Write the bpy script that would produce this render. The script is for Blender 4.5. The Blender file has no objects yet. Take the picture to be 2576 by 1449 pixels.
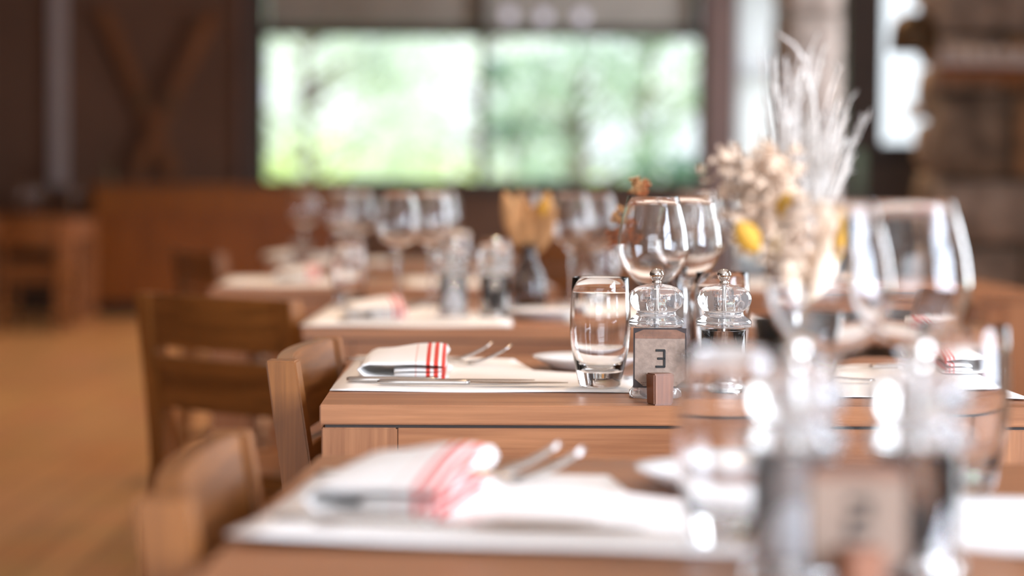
import bpy, bmesh, math, random
from mathutils import Vector, Matrix, Euler
random.seed(11)
R = math.radians
PI = math.pi
SC = bpy.context.scene
COL = SC.collection

# ------------------------------------------------------------------ camera
FPX = 5400.0
CAM_Z = 0.998
cam_d = bpy.data.cameras.new('camera')
cam = bpy.data.objects.new('camera', cam_d)
COL.objects.link(cam)
cam_d.sensor_width = 36.0
cam_d.lens = FPX / 2576.0 * 36.0
cam_d.clip_start = 0.05
cam_d.clip_end = 400
cam.matrix_world = (Matrix.Translation((0, 0, CAM_Z)) @ Matrix.Rotation(R(90 - 2.70), 4, 'X')
                    @ Matrix.Rotation(R(0.35), 4, 'Z'))
cam_d.dof.use_dof = True
cam_d.dof.focus_distance = 2.50
cam_d.dof.aperture_fstop = 2.15
cam_d.dof.aperture_blades = 0
SC.camera = cam

# ------------------------------------------------------------------ colour management, world, sun, daylight
SC.view_settings.view_transform = 'Standard'
SC.view_settings.look = 'None'
SC.view_settings.gamma = 1.0
SC.view_settings.use_curve_mapping = False
SC.view_settings.exposure = 0.0
SC.cycles.use_denoising = True
SC.cycles.max_bounces = 16
SC.cycles.transmission_bounces = 16
SC.cycles.transparent_max_bounces = 24
SC.cycles.sample_clamp_indirect = 10.0

world = bpy.data.worlds.new('sky')
SC.world = world
world.use_nodes = True
wn = world.node_tree
bg = wn.nodes['Background']
bg.inputs[0].default_value = (0.86, 0.93, 1.0, 1)
bg.inputs[1].default_value = 1.7

def lamp(name, kind, loc, energy, color, rot=(0, 0, 0), **kw):
    d = bpy.data.lights.new(name, kind)
    d.energy = energy
    d.color = color
    for k, v in kw.items():
        setattr(d, k, v)
    o = bpy.data.objects.new(name, d)
    o.location = loc
    o.rotation_euler = rot
    COL.objects.link(o)
    return o

lamp('sun', 'SUN', (0, 0, 30), 6.5, (1.0, 0.96, 0.88), Euler((R(42), 0, R(-35))), angle=R(1.0))
WX = 2.5            # inner face of the right-hand wall
# daylight by the right-hand windows; rear, hall and slit lamps are added
lamp('daylight_window_side', 'AREA', (WX + 0.22, 0.15, 1.62), 470, (0.72, 0.82, 1.0), (0, R(90), 0),
     shape='RECTANGLE', size=1.9, size_y=2.3)
lamp('daylight_window_side_far', 'AREA', (WX + 0.22, 5.0, 1.62), 130, (0.86, 0.91, 1.0), (0, R(90), 0),
     shape='RECTANGLE', size=1.9, size_y=2.6)
lamp('added_front_light', 'AREA', (-0.2, -2.72, 1.62), 95, (0.82, 0.88, 1.0), (R(90), 0, 0),
     shape='RECTANGLE', size=3.2, size_y=1.9)  # unseen source added so the table fronts are lit
lamp('added_hall_light', 'AREA', (4.6 + 0.30, 12.4, 1.6), 420, (0.95, 0.93, 1.0), (0, R(90), 0),
     shape='RECTANGLE', size=1.9, size_y=2.6)  # unseen source added to light the back wall
lamp('curtain_backlight', 'AREA', (1.93, 16.8 + 0.32, 1.55), 9, (0.93, 0.94, 1.0), (R(-90), 0, 0),
     shape='RECTANGLE', size=.34, size_y=2.3)  # added lamp that brightens the curtain from behind
# unseen warm spots over the tables; rear ones added to light the back wall
for (lx, ly, e) in ((0.2, 3.3, 55), (0.3, 4.5, 75), (-0.5, 6.4, 100), (-2.4, 8.9, 200), (-2.2, 11.5, 150), (-2.6, 14.2, 170), (-1.0, 15.2, 80), (0.8, 9.5, 110)):
    lamp('unseen_warm_spot', 'SPOT', (lx, ly, 2.86), e, (1.0, 0.68, 0.40), (0, 0, 0),
         spot_size=R(110), spot_blend=0.8, shadow_soft_size=0.05)

TZ = 0.75           # table height

# ------------------------------------------------------------------ helpers
def px(x, Y):
    return (x - 1288.0) / FPX * Y

def link(name, me, mat=None, parent=None):
    o = bpy.data.objects.new(name, me)
    COL.objects.link(o)
    if mat is not None:
        for m in (mat if isinstance(mat, (list, tuple)) else [mat]):
            me.materials.append(m)
    if parent is not None:
        o.parent = parent
    return o

def tag(o, label=None, cat=None, group=None, kind=None):
    if label: o['label'] = label
    if cat: o['category'] = cat
    if group: o['group'] = group
    if kind: o['kind'] = kind
    return o

def empty(name, loc=(0, 0, 0), rz=0.0):
    o = bpy.data.objects.new(name, None)
    o.empty_display_size = 0.05
    COL.objects.link(o)
    o.location = loc
    o.rotation_euler = (0, 0, rz)
    return o

def copy_tree(o, parent=None):
    c = o.copy()
    COL.objects.link(c)
    if parent is not None:
        c.parent = parent
    for ch in list(o.children):
        copy_tree(ch, c)
    return c

class MB:
    def __init__(s):
        s.v, s.f, s.mi, s.cur = [], [], [], 0
        s.smooth = []
        s.col = []
        s.c = (1, 1, 1, 1)
    def add(s, vs, fs, smooth=False):
        n = len(s.v)
        s.v += [tuple(p) for p in vs]
        s.col += [s.c] * len(vs)
        for f in fs:
            s.f.append([i + n for i in f])
            s.mi.append(s.cur)
            s.smooth.append(smooth)
    def box(s, a, b, M=None):
        x0, y0, z0 = a; x1, y1, z1 = b
        vs = [Vector(p) for p in ((x0,y0,z0),(x1,y0,z0),(x1,y1,z0),(x0,y1,z0),(x0,y0,z1),(x1,y0,z1),(x1,y1,z1),(x0,y1,z1))]
        if M is not None: vs = [M @ p for p in vs]
        s.add(vs, [(0,3,2,1),(4,5,6,7),(0,1,5,4),(1,2,6,5),(2,3,7,6),(3,0,4,7)])
    def lathe(s, prof, seg=32, c=(0, 0, 0), flute=None):
        vs, fs, rings = [], [], []
        for (r, z) in prof:
            if r < 1e-6:
                rings.append([len(vs)]); vs.append((c[0], c[1], c[2] + z))
            else:
                rg = []
                for i in range(seg):
                    a = 2 * PI * i / seg
                    rr = r * (flute(a, z) if flute else 1.0)
                    rg.append(len(vs)); vs.append((c[0] + rr * math.cos(a), c[1] + rr * math.sin(a), c[2] + z))
                rings.append(rg)
        for a, b in zip(rings, rings[1:]):
            if len(a) == 1 and len(b) == 1: continue
            for i in range(seg):
                j = (i + 1) % seg
                if len(a) == 1: fs.append((a[0], b[j], b[i]))
                elif len(b) == 1: fs.append((a[i], a[j], b[0]))
                else: fs.append((a[i], a[j], b[j], b[i]))
        s.add(vs, fs, True)
    def tube(s, pts, rads, seg=6, cap=True, flat=1.0, up=(0, 0, 1)):
        pts = [Vector(p) for p in pts]
        if not isinstance(rads, (list, tuple)): rads = [rads] * len(pts)
        vs, fs = [], []
        for i, p in enumerate(pts):
            t = (pts[min(i + 1, len(pts) - 1)] - pts[max(i - 1, 0)])
            if t.length < 1e-9: t = Vector((0, 0, 1))
            t.normalize()
            u = Vector(up)
            if abs(u.dot(t)) > 0.95: u = Vector((1, 0, 0.1))
            a = t.cross(u).normalized(); b = a.cross(t).normalized()
            for k in range(seg):
                w = 2 * PI * k / seg
                vs.append(p + a * (math.cos(w) * rads[i]) + b * (math.sin(w) * rads[i] * flat))
        for i in range(len(pts) - 1):
            for k in range(seg):
                l = (k + 1) % seg
                fs.append((i*seg+k, i*seg+l, (i+1)*seg+l, (i+1)*seg+k))
        if cap:
            fs.append(tuple(reversed(range(seg)))); n = (len(pts)-1)*seg
            fs.append(tuple(n + k for k in range(seg)))
        s.add(vs, fs, True)
    def loft(s, sections, smooth=True, cap=True):
        n = len(sections[0]); vs = []; fs = []
        for sec in sections: vs += list(sec)
        for i in range(len(sections) - 1):
            for k in range(n):
                l = (k + 1) % n
                fs.append((i*n+k, i*n+l, (i+1)*n+l, (i+1)*n+k))
        if cap:
            fs.append(tuple(reversed(range(n)))); m = (len(sections)-1)*n
            fs.append(tuple(m + k for k in range(n)))
        s.add(vs, fs, smooth)
    def ball(s, c, r, seg=8, rings=6, sq=1.0, jit=0.0):
        prof = [(0, -r*sq)] + [(r*math.cos(-PI/2+PI*i/rings), r*sq*math.sin(-PI/2+PI*i/rings)) for i in range(1, rings)] + [(0, r*sq)]
        n = len(s.v)
        s.lathe(prof, seg, c)
        if jit:
            for i in range(n, len(s.v)):
                p = Vector(s.v[i]); s.v[i] = tuple(p + Vector((random.uniform(-1,1), random.uniform(-1,1), random.uniform(-1,1))) * jit)
    def build(s, name, mat=None, parent=None, bevel=0.0, seg=2, colors=False, fix=True):
        me = bpy.data.meshes.new(name)
        me.from_pydata(s.v, [], s.f)
        me.polygons.foreach_set('material_index', s.mi)
        me.polygons.foreach_set('use_smooth', s.smooth)
        if colors:
            ca = me.color_attributes.new('tint', 'FLOAT_COLOR', 'POINT')
            for i, c in enumerate(s.col): ca.data[i].color = c
        if bevel > 0 or fix:
            bm = bmesh.new(); bm.from_mesh(me)
            if bevel > 0:
                ed = [e for e in bm.edges if len(e.link_faces) == 2 and e.calc_face_angle(0) > 0.6]
                bmesh.ops.bevel(bm, geom=ed, offset=bevel, segments=seg, affect='EDGES', clamp_overlap=True)
            if fix: bmesh.ops.recalc_face_normals(bm, faces=bm.faces)
            bm.to_mesh(me); bm.free()
        me.update()
        return link(name, me, mat, parent)

# ------------------------------------------------------------------ materials
def newmat(name):
    m = bpy.data.materials.new(name)
    m.use_nodes = True
    return m, m.node_tree.nodes, m.node_tree.links, m.node_tree.nodes['Principled BSDF']

def plain(name, c, rough=0.5, metal=0.0, bump=0.0, bscale=200, var=0.0, vscale=8, spec=0.5, **kw):
    m, N, L, B = newmat(name)
    B.inputs['Base Color'].default_value = (*c, 1)
    B.inputs['Roughness'].default_value = rough
    B.inputs['Metallic'].default_value = metal
    B.inputs['Specular IOR Level'].default_value = spec
    for k, v in kw.items():
        B.inputs[k].default_value = v
    tc = N.new('ShaderNodeTexCoord')
    if var > 0:
        n = N.new('ShaderNodeTexNoise'); n.inputs['Scale'].default_value = vscale; n.inputs['Detail'].default_value = 6
        L.new(tc.outputs['Object'], n.inputs['Vector'])
        r = N.new('ShaderNodeValToRGB')
        r.color_ramp.elements[0].position = 0.3; r.color_ramp.elements[1].position = 0.7
        r.color_ramp.elements[0].color = (*[x * (1 - var) for x in c], 1)
        r.color_ramp.elements[1].color = (*[min(1, x * (1 + var)) for x in c], 1)
        L.new(n.outputs['Fac'], r.inputs['Fac']); L.new(r.outputs['Color'], B.inputs['Base Color'])
    if bump > 0:
        n = N.new('ShaderNodeTexNoise'); n.inputs['Scale'].default_value = bscale
        L.new(tc.outputs['Object'], n.inputs['Vector'])
        b = N.new('ShaderNodeBump'); b.inputs['Strength'].default_value = bump; b.inputs['Distance'].default_value = 0.002
        L.new(n.outputs['Fac'], b.inputs['Height']); L.new(b.outputs['Normal'], B.inputs['Normal'])
    return m

def wood(name, dark, light, axis=0, rough=0.38, scale=1.0, coat=0.15):
    m, N, L, B = newmat(name)
    tc = N.new('ShaderNodeTexCoord'); mp = N.new('ShaderNodeMapping')
    sc = [26.0 * scale] * 3; sc[axis] = 1.6 * scale
    mp.inputs['Scale'].default_value = sc
    L.new(tc.outputs['Object'], mp.inputs['Vector'])
    n1 = N.new('ShaderNodeTexNoise'); n1.inputs['Scale'].default_value = 1.0; n1.inputs['Detail'].default_value = 8; n1.inputs['Distortion'].default_value = 1.4
    L.new(mp.outputs['Vector'], n1.inputs['Vector'])
    mp2 = N.new('ShaderNodeMapping'); sc2 = [260.0 * scale] * 3; sc2[axis] = 9.0 * scale; mp2.inputs['Scale'].default_value = sc2
    L.new(tc.outputs['Object'], mp2.inputs['Vector'])
    n2 = N.new('ShaderNodeTexNoise'); n2.inputs['Scale'].default_value = 1.0; n2.inputs['Detail'].default_value = 4
    L.new(mp2.outputs['Vector'], n2.inputs['Vector'])
    mx = N.new('ShaderNodeMath'); mx.operation = 'MULTIPLY_ADD'; mx.inputs[1].default_value = 0.45
    L.new(n2.outputs['Fac'], mx.inputs[0]); L.new(n1.outputs['Fac'], mx.inputs[2])
    r = N.new('ShaderNodeValToRGB')
    r.color_ramp.elements[0].position = 0.42; r.color_ramp.elements[0].color = (*dark, 1)
    r.color_ramp.elements[1].position = 0.98; r.color_ramp.elements[1].color = (*light, 1)
    L.new(mx.outputs[0], r.inputs['Fac']); L.new(r.outputs['Color'], B.inputs['Base Color'])
    B.inputs['Roughness'].default_value = rough
    B.inputs['Coat Weight'].default_value = coat
    B.inputs['Coat Roughness'].default_value = 0.2
    b = N.new('ShaderNodeBump'); b.inputs['Strength'].default_value = 0.12; b.inputs['Distance'].default_value = 0.001
    L.new(n2.outputs['Fac'], b.inputs['Height']); L.new(b.outputs['Normal'], B.inputs['Normal'])
    return m

def glassmat(name, tint=(1, 1, 1), ior=1.47, rough=0.0):
    m, N, L, B = newmat(name)
    B.inputs['Base Color'].default_value = (*tint, 1)
    B.inputs['Transmission Weight'].default_value = 1.0
    B.inputs['IOR'].default_value = ior
    B.inputs['Roughness'].default_value = rough
    return m

def thin_pane(name):
    m = bpy.data.materials.new(name); m.use_nodes = True
    N, L = m.node_tree.nodes, m.node_tree.links
    N.clear()
    out = N.new('ShaderNodeOutputMaterial'); mix = N.new('ShaderNodeMixShader')
    tr = N.new('ShaderNodeBsdfTransparent'); tr.inputs[0].default_value = (0.97, 0.975, 0.97, 1)
    gl = N.new('ShaderNodeBsdfGlossy'); gl.inputs['Roughness'].default_value = 0.0
    fr = N.new('ShaderNodeFresnel'); fr.inputs[0].default_value = 1.12
    L.new(fr.outputs[0], mix.inputs[0]); L.new(tr.outputs[0], mix.inputs[1]); L.new(gl.outputs[0], mix.inputs[2])
    L.new(mix.outputs[0], out.inputs[0])
    return m

M = {}
M['table_x'] = wood('table_wood', (0.195, 0.068, 0.026), (0.44, 0.190, 0.082), 0, 0.38, coat=0.0)
M['table_z'] = wood('table_wood_upright', (0.185, 0.066, 0.025), (0.42, 0.183, 0.080), 2, 0.45, coat=0.0)
M['chair'] = wood('chair_wood', (0.105, 0.030, 0.003), (0.32, 0.115, 0.024), 2, 0.40, coat=0.03)
M['chair_x'] = wood('chair_wood_across', (0.105, 0.030, 0.003), (0.32, 0.115, 0.024), 0, 0.36)
M['block'] = wood('block_wood', (0.09, 0.028, 0.012), (0.30, 0.11, 0.045), 2, 0.4)
M['oldwood'] = wood('old_ski_wood', (0.10, 0.035, 0.010), (0.26, 0.10, 0.03), 2, 0.5)
M['sideboard'] = wood('sideboard_wood', (0.15, 0.042, 0.004), (0.34, 0.115, 0.012), 0, 0.35)
M['sideboard_z'] = wood('sideboard_door_wood', (0.12, 0.030, 0.003), (0.27, 0.085, 0.010), 2, 0.35)
M['glass'] = glassmat('clear_glass')
M['acrylic'] = glassmat('glow_acrylic', ior=1.45)
M['acrylic'].node_tree.nodes['Principled BSDF'].inputs['Transmission Weight'].default_value = 0.90  # slight diffuse white puts the glow of internal reflections into the acrylic
M['smoke'] = glassmat('smoked_glass', (0.42, 0.40, 0.40))
M['pane'] = thin_pane('window_glass')
M['paper'] = plain('paper_mat', (0.90, 0.87, 0.84), 0.75, bump=0.05, bscale=300)
M['china'] = plain('white_china', (0.86, 0.86, 0.86), 0.18)
M['steel'] = plain('polished_steel', (0.56, 0.53, 0.50), 0.22, 1.0)
M['chrome'] = plain('chrome', (0.75, 0.71, 0.66), 0.07, 1.0)
M['pepper'] = plain('peppercorn', (0.035, 0.025, 0.022), 0.7, bump=0.6, bscale=900, var=0.6, vscale=200)
M['salt'] = plain('coarse_salt', (0.86, 0.86, 0.88), 0.5, bump=0.8, bscale=700)
M['cardedge'] = plain('card_border', (0.035, 0.022, 0.020), 0.6, var=0.3, vscale=60)
M['cardface'] = plain('card_kraft', (0.30, 0.215, 0.165), 0.8, bump=0.15, bscale=500, var=0.18, vscale=180)
M['cardband'] = plain('card_band', (0.22, 0.11, 0.07), 0.8, var=0.25, vscale=90)
M['ink'] = plain('black_ink', (0.02, 0.018, 0.016), 0.7)
M['inkfaint'] = plain('faded_ink', (0.17, 0.10, 0.075), 0.8)
M['wall'] = plain('brown_plaster', (0.128, 0.070, 0.046), 0.85, bump=0.2, bscale=40, var=0.12, vscale=1.5)
M['walldark'] = plain('dark_plaster', (0.080, 0.050, 0.034), 0.85, var=0.1, vscale=1.5)
M['wallwhite'] = plain('side_wall_plaster', (0.70, 0.66, 0.62), 0.9, var=0.06, vscale=2)
M['ceil'] = plain('ceiling_board', (0.66, 0.60, 0.54), 0.8, var=0.1, vscale=2)
M['frame'] = plain('dark_window_frame', (0.035, 0.024, 0.020), 0.45, var=0.2, vscale=5)
M['reveal'] = plain('brown_reveal', (0.19, 0.13, 0.12), 0.6, var=0.1, vscale=3)
M['pipe'] = plain('grey_painted_metal', (0.36, 0.33, 0.34), 0.5, var=0.05, vscale=4)
M['black'] = plain('black_brown_lacquer', (0.016, 0.010, 0.008), 0.4, var=0.2, vscale=4)
M['beige'] = plain('dried_beige', (0.68, 0.50, 0.36), 0.9, var=0.25, vscale=40)
M['paleleaf'] = plain('dried_pale_leaf', (0.82, 0.64, 0.47), 0.85, var=0.15, vscale=30)
M['ivory'] = plain('dried_ivory', (0.70, 0.64, 0.58), 0.9, var=0.2, vscale=60)
M['ochre'] = plain('dried_ochre_leaf', (0.55, 0.28, 0.02), 0.7, var=0.3, vscale=50)
M['rust'] = plain('dried_rust', (0.40, 0.12, 0.035), 0.85, var=0.4, vscale=80)
M['tan'] = plain('dried_tan_leaf', (0.46, 0.24, 0.10), 0.85, var=0.3, vscale=30)
M['twig'] = plain('dark_twig', (0.20, 0.12, 0.09), 0.9)
M['bellmetal'] = plain('silvery_bell', (0.78, 0.75, 0.76), 0.4, 0.3, var=0.2, vscale=30)
M['bellbrown'] = plain('brown_patina', (0.13, 0.085, 0.045), 0.45, 0.5, var=0.3, vscale=20)
M['leather'] = plain('tan_leather', (0.30, 0.115, 0.04), 0.6, var=0.25, vscale=20)
M['blind'] = plain('grey_roller_blind', (0.50, 0.48, 0.45), 0.8, var=0.08, vscale=5)
M['bark'] = plain('bark', (0.14, 0.10, 0.08), 0.9, bump=0.5, bscale=30)

def foliage_mat(name, a, b):
    m, N, L, B = newmat(name)
    ob = N.new('ShaderNodeTexCoord'); n = N.new('ShaderNodeTexNoise'); n.inputs['Scale'].default_value = 1.6
    L.new(ob.outputs['Object'], n.inputs['Vector'])
    r = N.new('ShaderNodeValToRGB')
    r.color_ramp.elements[0].position = 0.35; r.color_ramp.elements[0].color = (*a, 1)
    r.color_ramp.elements[1].position = 0.65; r.color_ramp.elements[1].color = (*b, 1)
    L.new(n.outputs['Fac'], r.inputs['Fac']); L.new(r.outputs['Color'], B.inputs['Base Color'])
    B.inputs['Roughness'].default_value = 0.35
    tr = N.new('ShaderNodeBsdfTranslucent'); L.new(r.outputs['Color'], tr.inputs['Color'])
    mx = N.new('ShaderNodeMixShader'); mx.inputs[0].default_value = 0.45
    out = [x for x in N if x.type == 'OUTPUT_MATERIAL'][0]
    L.new(B.outputs[0], mx.inputs[1]); L.new(tr.outputs[0], mx.inputs[2]); L.new(mx.outputs[0], out.inputs[0])
    return m
M['leaf_overexposed'] = foliage_mat('overexposed_leaves', (0.66, 0.74, 0.70), (0.86, 0.90, 0.90))  # overexposure and haze of the garden put into the leaf colour
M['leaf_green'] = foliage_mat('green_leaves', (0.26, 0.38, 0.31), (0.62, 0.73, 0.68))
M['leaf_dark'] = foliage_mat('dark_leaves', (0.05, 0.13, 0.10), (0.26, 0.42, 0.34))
M['lawn'] = plain('lawn', (0.42, 0.56, 0.14), 0.9, var=0.35, vscale=0.6)

def napkin_mat():
    m, N, L, B = newmat('striped_napkin_cloth')
    tc = N.new('ShaderNodeTexCoord'); sp = N.new('ShaderNodeSeparateXYZ')
    L.new(tc.outputs['Object'], sp.inputs[0])
    cr = N.new('ShaderNodeValToRGB'); cr.color_ramp.interpolation = 'CONSTANT'
    mr = N.new('ShaderNodeMapRange'); mr.inputs[1].default_value = 0.0; mr.inputs[2].default_value = 0.12
    L.new(sp.outputs[0], mr.inputs[0])
    W = (0.86, 0.83, 0.80, 1); RD = (0.66, 0.060, 0.040, 1); PK = (0.80, 0.55, 0.50, 1)
    el = cr.color_ramp.elements
    el[0].position = 0; el[0].color = W
    el[1].position = 0.585; el[1].color = PK
    for p, c in ((0.600, W), (0.700, RD), (0.745, W), (0.785, RD), (0.830, W), (0.865, RD), (0.905, W)):
        e = el.new(p); e.color = c
    L.new(mr.outputs[0], cr.inputs['Fac']); L.new(cr.outputs['Color'], B.inputs['Base Color'])
    B.inputs['Roughness'].default_value = 0.9
    wv = N.new('ShaderNodeTexNoise'); wv.inputs['Scale'].default_value = 900
    L.new(tc.outputs['Object'], wv.inputs['Vector'])
    b = N.new('ShaderNodeBump'); b.inputs['Strength'].default_value = 0.3; b.inputs['Distance'].default_value = 0.0006
    L.new(wv.outputs['Fac'], b.inputs['Height']); L.new(b.outputs['Normal'], B.inputs['Normal'])
    return m
M['napkin'] = napkin_mat()

def floor_mat():
    m, N, L, B = newmat('polished_floor')
    tc = N.new('ShaderNodeTexCoord')
    br = N.new('ShaderNodeTexBrick'); br.inputs['Scale'].default_value = 1.0
    br.inputs['Color1'].default_value = (0.58, 0.32, 0.145, 1); br.inputs['Color2'].default_value = (0.50, 0.27, 0.12, 1)
    br.inputs['Mortar'].default_value = (0.17, 0.09, 0.04, 1)
    br.inputs['Mortar Size'].default_value = 0.004; br.inputs['Brick Width'].default_value = 1.4; br.inputs['Row Height'].default_value = 0.14
    mp = N.new('ShaderNodeMapping'); mp.inputs['Rotation'].default_value = (0, 0, R(90))
    L.new(tc.outputs['Object'], mp.inputs['Vector']); L.new(mp.outputs['Vector'], br.inputs['Vector'])
    n = N.new('ShaderNodeTexNoise'); n.inputs['Scale'].default_value = 3; n.inputs['Detail'].default_value = 6
    L.new(tc.outputs['Object'], n.inputs['Vector'])
    mx = N.new('ShaderNodeMix'); mx.data_type = 'RGBA'; mx.blend_type = 'MULTIPLY'; mx.inputs[0].default_value = 0.35
    L.new(br.outputs['Color'], mx.inputs[6]); L.new(n.outputs['Color'], mx.inputs[7])
    L.new(mx.outputs[2], B.inputs['Base Color'])
    B.inputs['Roughness'].default_value = 0.32
    return m
M['floor'] = floor_mat()

def stone_mat():
    m, N, L, B = newmat('rough_stone')
    at = N.new('ShaderNodeAttribute'); at.attribute_name = 'tint'
    tc = N.new('ShaderNodeTexCoord')
    n = N.new('ShaderNodeTexNoise'); n.inputs['Scale'].default_value = 9; n.inputs['Detail'].default_value = 8
    L.new(tc.outputs['Object'], n.inputs['Vector'])
    r = N.new('ShaderNodeValToRGB'); r.color_ramp.elements[0].position = 0.3; r.color_ramp.elements[0].color = (0.45, 0.42, 0.4, 1)
    r.color_ramp.elements[1].position = 0.72; r.color_ramp.elements[1].color = (1.3, 1.25, 1.2, 1)
    L.new(n.outputs['Fac'], r.inputs['Fac'])
    mx = N.new('ShaderNodeMix'); mx.data_type = 'RGBA'; mx.blend_type = 'MULTIPLY'; mx.inputs[0].default_value = 1.0
    L.new(at.outputs['Color'], mx.inputs[6]); L.new(r.outputs['Color'], mx.inputs[7])
    L.new(mx.outputs[2], B.inputs['Base Color'])
    B.inputs['Roughness'].default_value = 0.85
    b = N.new('ShaderNodeBump'); b.inputs['Strength'].default_value = 0.7; b.inputs['Distance'].default_value = 0.02
    L.new(n.outputs['Fac'], b.inputs['Height']); L.new(b.outputs['Normal'], B.inputs['Normal'])
    return m
M['stone'] = stone_mat()
M['lamp'] = plain('reflection_glow', (0.7, 0.7, 0.75), 0.3, **{'Emission Color': (0.78, 0.78, 1.0, 1), 'Emission Strength': 0.55})  # glow of the globes added for lamp reflections in the window

def curtain_mat():
    m, N, L, B = newmat('sheer_curtain')
    B.inputs['Base Color'].default_value = (0.85, 0.86, 0.88, 1); B.inputs['Roughness'].default_value = 0.9
    tr = N.new('ShaderNodeBsdfTranslucent'); tr.inputs[0].default_value = (0.92, 0.93, 0.95, 1)
    tp = N.new('ShaderNodeBsdfTransparent')
    mx = N.new('ShaderNodeMixShader'); mx.inputs[0].default_value = 0.9
    m2 = N.new('ShaderNodeMixShader'); m2.inputs[0].default_value = 0.05
    out = [x for x in N if x.type == 'OUTPUT_MATERIAL'][0]
    L.new(B.outputs[0], mx.inputs[1]); L.new(tr.outputs[0], mx.inputs[2])
    L.new(mx.outputs[0], m2.inputs[1]); L.new(tp.outputs[0], m2.inputs[2]); L.new(m2.outputs[0], out.inputs[0])
    return m
M['curtain'] = curtain_mat()

# ------------------------------------------------------------------ the room
BY = 16.8           # back wall
LX, RX = -4.8, 4.6
FY = -2.5           # wall behind the camera
CH = 3.0

def struct(o):
    o['kind'] = 'structure'
    return o

def wall_with_holes(u0, u1, z0, z1, holes):
    """rectangles (u0,u1,z0,z1) covering the wall but not the holes"""
    us = sorted({u0, u1, *[h[0] for h in holes], *[h[1] for h in holes]})
    zs = sorted({z0, z1, *[h[2] for h in holes], *[h[3] for h in holes]})
    out = []
    for a, b in zip(us, us[1:]):
        for c, d in zip(zs, zs[1:]):
            mu, mz = (a + b) / 2, (c + d) / 2
            if not any(h[0] < mu < h[1] and h[2] < mz < h[3] for h in holes):
                out.append((a, b, c, d))
    return out

b = MB(); b.box((LX - .3, FY - .3, -0.2), (RX + .3, BY + .3, 0)); struct(b.build('floor', M['floor']))
b = MB(); b.box((LX - .3, FY - .3, CH), (RX + .3, BY + .3, CH + .2)); struct(b.build('ceiling', M['ceil']))
W1 = (px(650, BY), px(1768, BY), 1.000, 2.46 + .35)      # main window (with its upper light)
WSPLIT = 2.20
W5 = (px(1850, BY), px(1965, BY), 0.35, 2.75)      # curtained slit beside it
W2 = (px(2195, BY), px(2345, BY), 1.31, 2.75)      # narrow bright window
b = MB()
for (a, c, d, e) in wall_with_holes(LX - .25, RX + .25, 0, CH, [W1, W5, W2]):
    b.box((a, BY, d), (c, BY + .25, e))
struct(b.build('wall_back', M['wall']))
b = MB(); b.box((LX - .25, FY, 0), (LX, BY, CH)); struct(b.build('wall_left', M['walldark']))
SW = [(-1.0, 1.3, 0.68, 2.56), (3.7, 6.3, 0.68, 2.56)]
b = MB()
for (a, c, d, e) in wall_with_holes(FY, 8.9, 0, CH, SW):
    b.box((WX, a, d), (WX + .18, c, e))
b.box((WX, 8.9, 0), (RX, 9.1, CH))
HW = (11.1, 13.7, .65, 2.55)
for (a, c, d, e) in wall_with_holes(8.9, BY, 0, CH, [HW]):
    b.box((RX, a, d), (RX + .25, c, e))
struct(b.build('wall_right', M['wallwhite']))
RW = (-1.8, 1.4, 0.68, 2.56)
b = MB()
for (a, c, d, e) in wall_with_holes(LX - .25, WX + .18, 0, CH, [RW]):
    b.box((a, FY - .2, d), (c, FY, e))
struct(b.build('wall_front', M['wallwhite']))

def window(name, axis, rect, pos, cols, rows, depth=.10, fr=.055, bar=.035, extra=None):
    """frame + mullions + pane in a wall opening"""
    u0, u1, z0, z1 = rect
    f = MB()
    def bx(a, c, d, e, t0=0, t1=depth):
        if axis == 'y': f.box((a, pos + t0, d), (c, pos + t1, e))
        else: f.box((pos + t0, a, d), (pos + t1, c, e))
    bx(u0, u0 + fr, z0, z1); bx(u1 - fr, u1, z0, z1)
    bx(u0 + fr, u1 - fr, z0, z0 + fr); bx(u0 + fr, u1 - fr, z1 - fr, z1)
    for c in cols: bx(c - bar/2, c + bar/2, z0 + fr, z1 - fr)
    for r_ in rows: bx(u0 + fr, u1 - fr, r_ - bar * .75, r_ + bar * .85, 0.0, depth * .96)
    w = f.build(name, M['frame'], bevel=.004)
    g = MB(); m = pos + depth * .5
    if axis == 'y': g.box((u0 + fr * .5, m, z0 + fr * .5), (u1 - fr * .5, m + .004, z1 - fr * .5))
    else: g.box((m, u0 + fr * .5, z0 + fr * .5), (m + .004, u1 - fr * .5, z1 - fr * .5))
    g.build('window_pane', M['pane'], w)
    return struct(w)

w1 = window('window_1', 'y', W1, BY + .03, [px(1212, BY)], [WSPLIT], fr=.045, bar=.05)
b = MB()      # roller blind lowered a little behind the transom
b.box((W1[0] + .05, BY + .145, WSPLIT + .065), (W1[1] - .05, BY + .155, W1[3] - .03))
b.tube([(W1[0] + .05, BY + .15, WSPLIT + .065), (W1[1] - .05, BY + .15, WSPLIT + .065)], .014, 8)
b.tube([(W1[0] + .05, BY + .13, WSPLIT + .215), (W1[1] - .05, BY + .13, WSPLIT + .215)], .016, 8)
b.build('blind', M['blind'], w1)
window('window_2', 'y', W2, BY + .03, [], [], fr=.05)
window('window_3', 'x', SW[0], WX + .02, [0.15], [1.75])
window('window_4', 'x', SW[1], WX + .02, [5.0], [1.75])
window('window_5', 'y', W5, BY + .03, [], [1.9], fr=.03)
window('window_7', 'x', HW, RX + .05, [12.4], [1.75])  # unseen hall window, added to light the back wall
window('window_6', 'y', RW, FY - .14, [-.2], [1.75])  # unseen window added behind the camera for light on the table fronts
b = MB(); b.box((W1[0] - .03, BY - .09, .955), (W1[1] + .03, BY + .04, 1.0)); struct(b.build('trim_4', M['frame'], bevel=.005))
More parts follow.
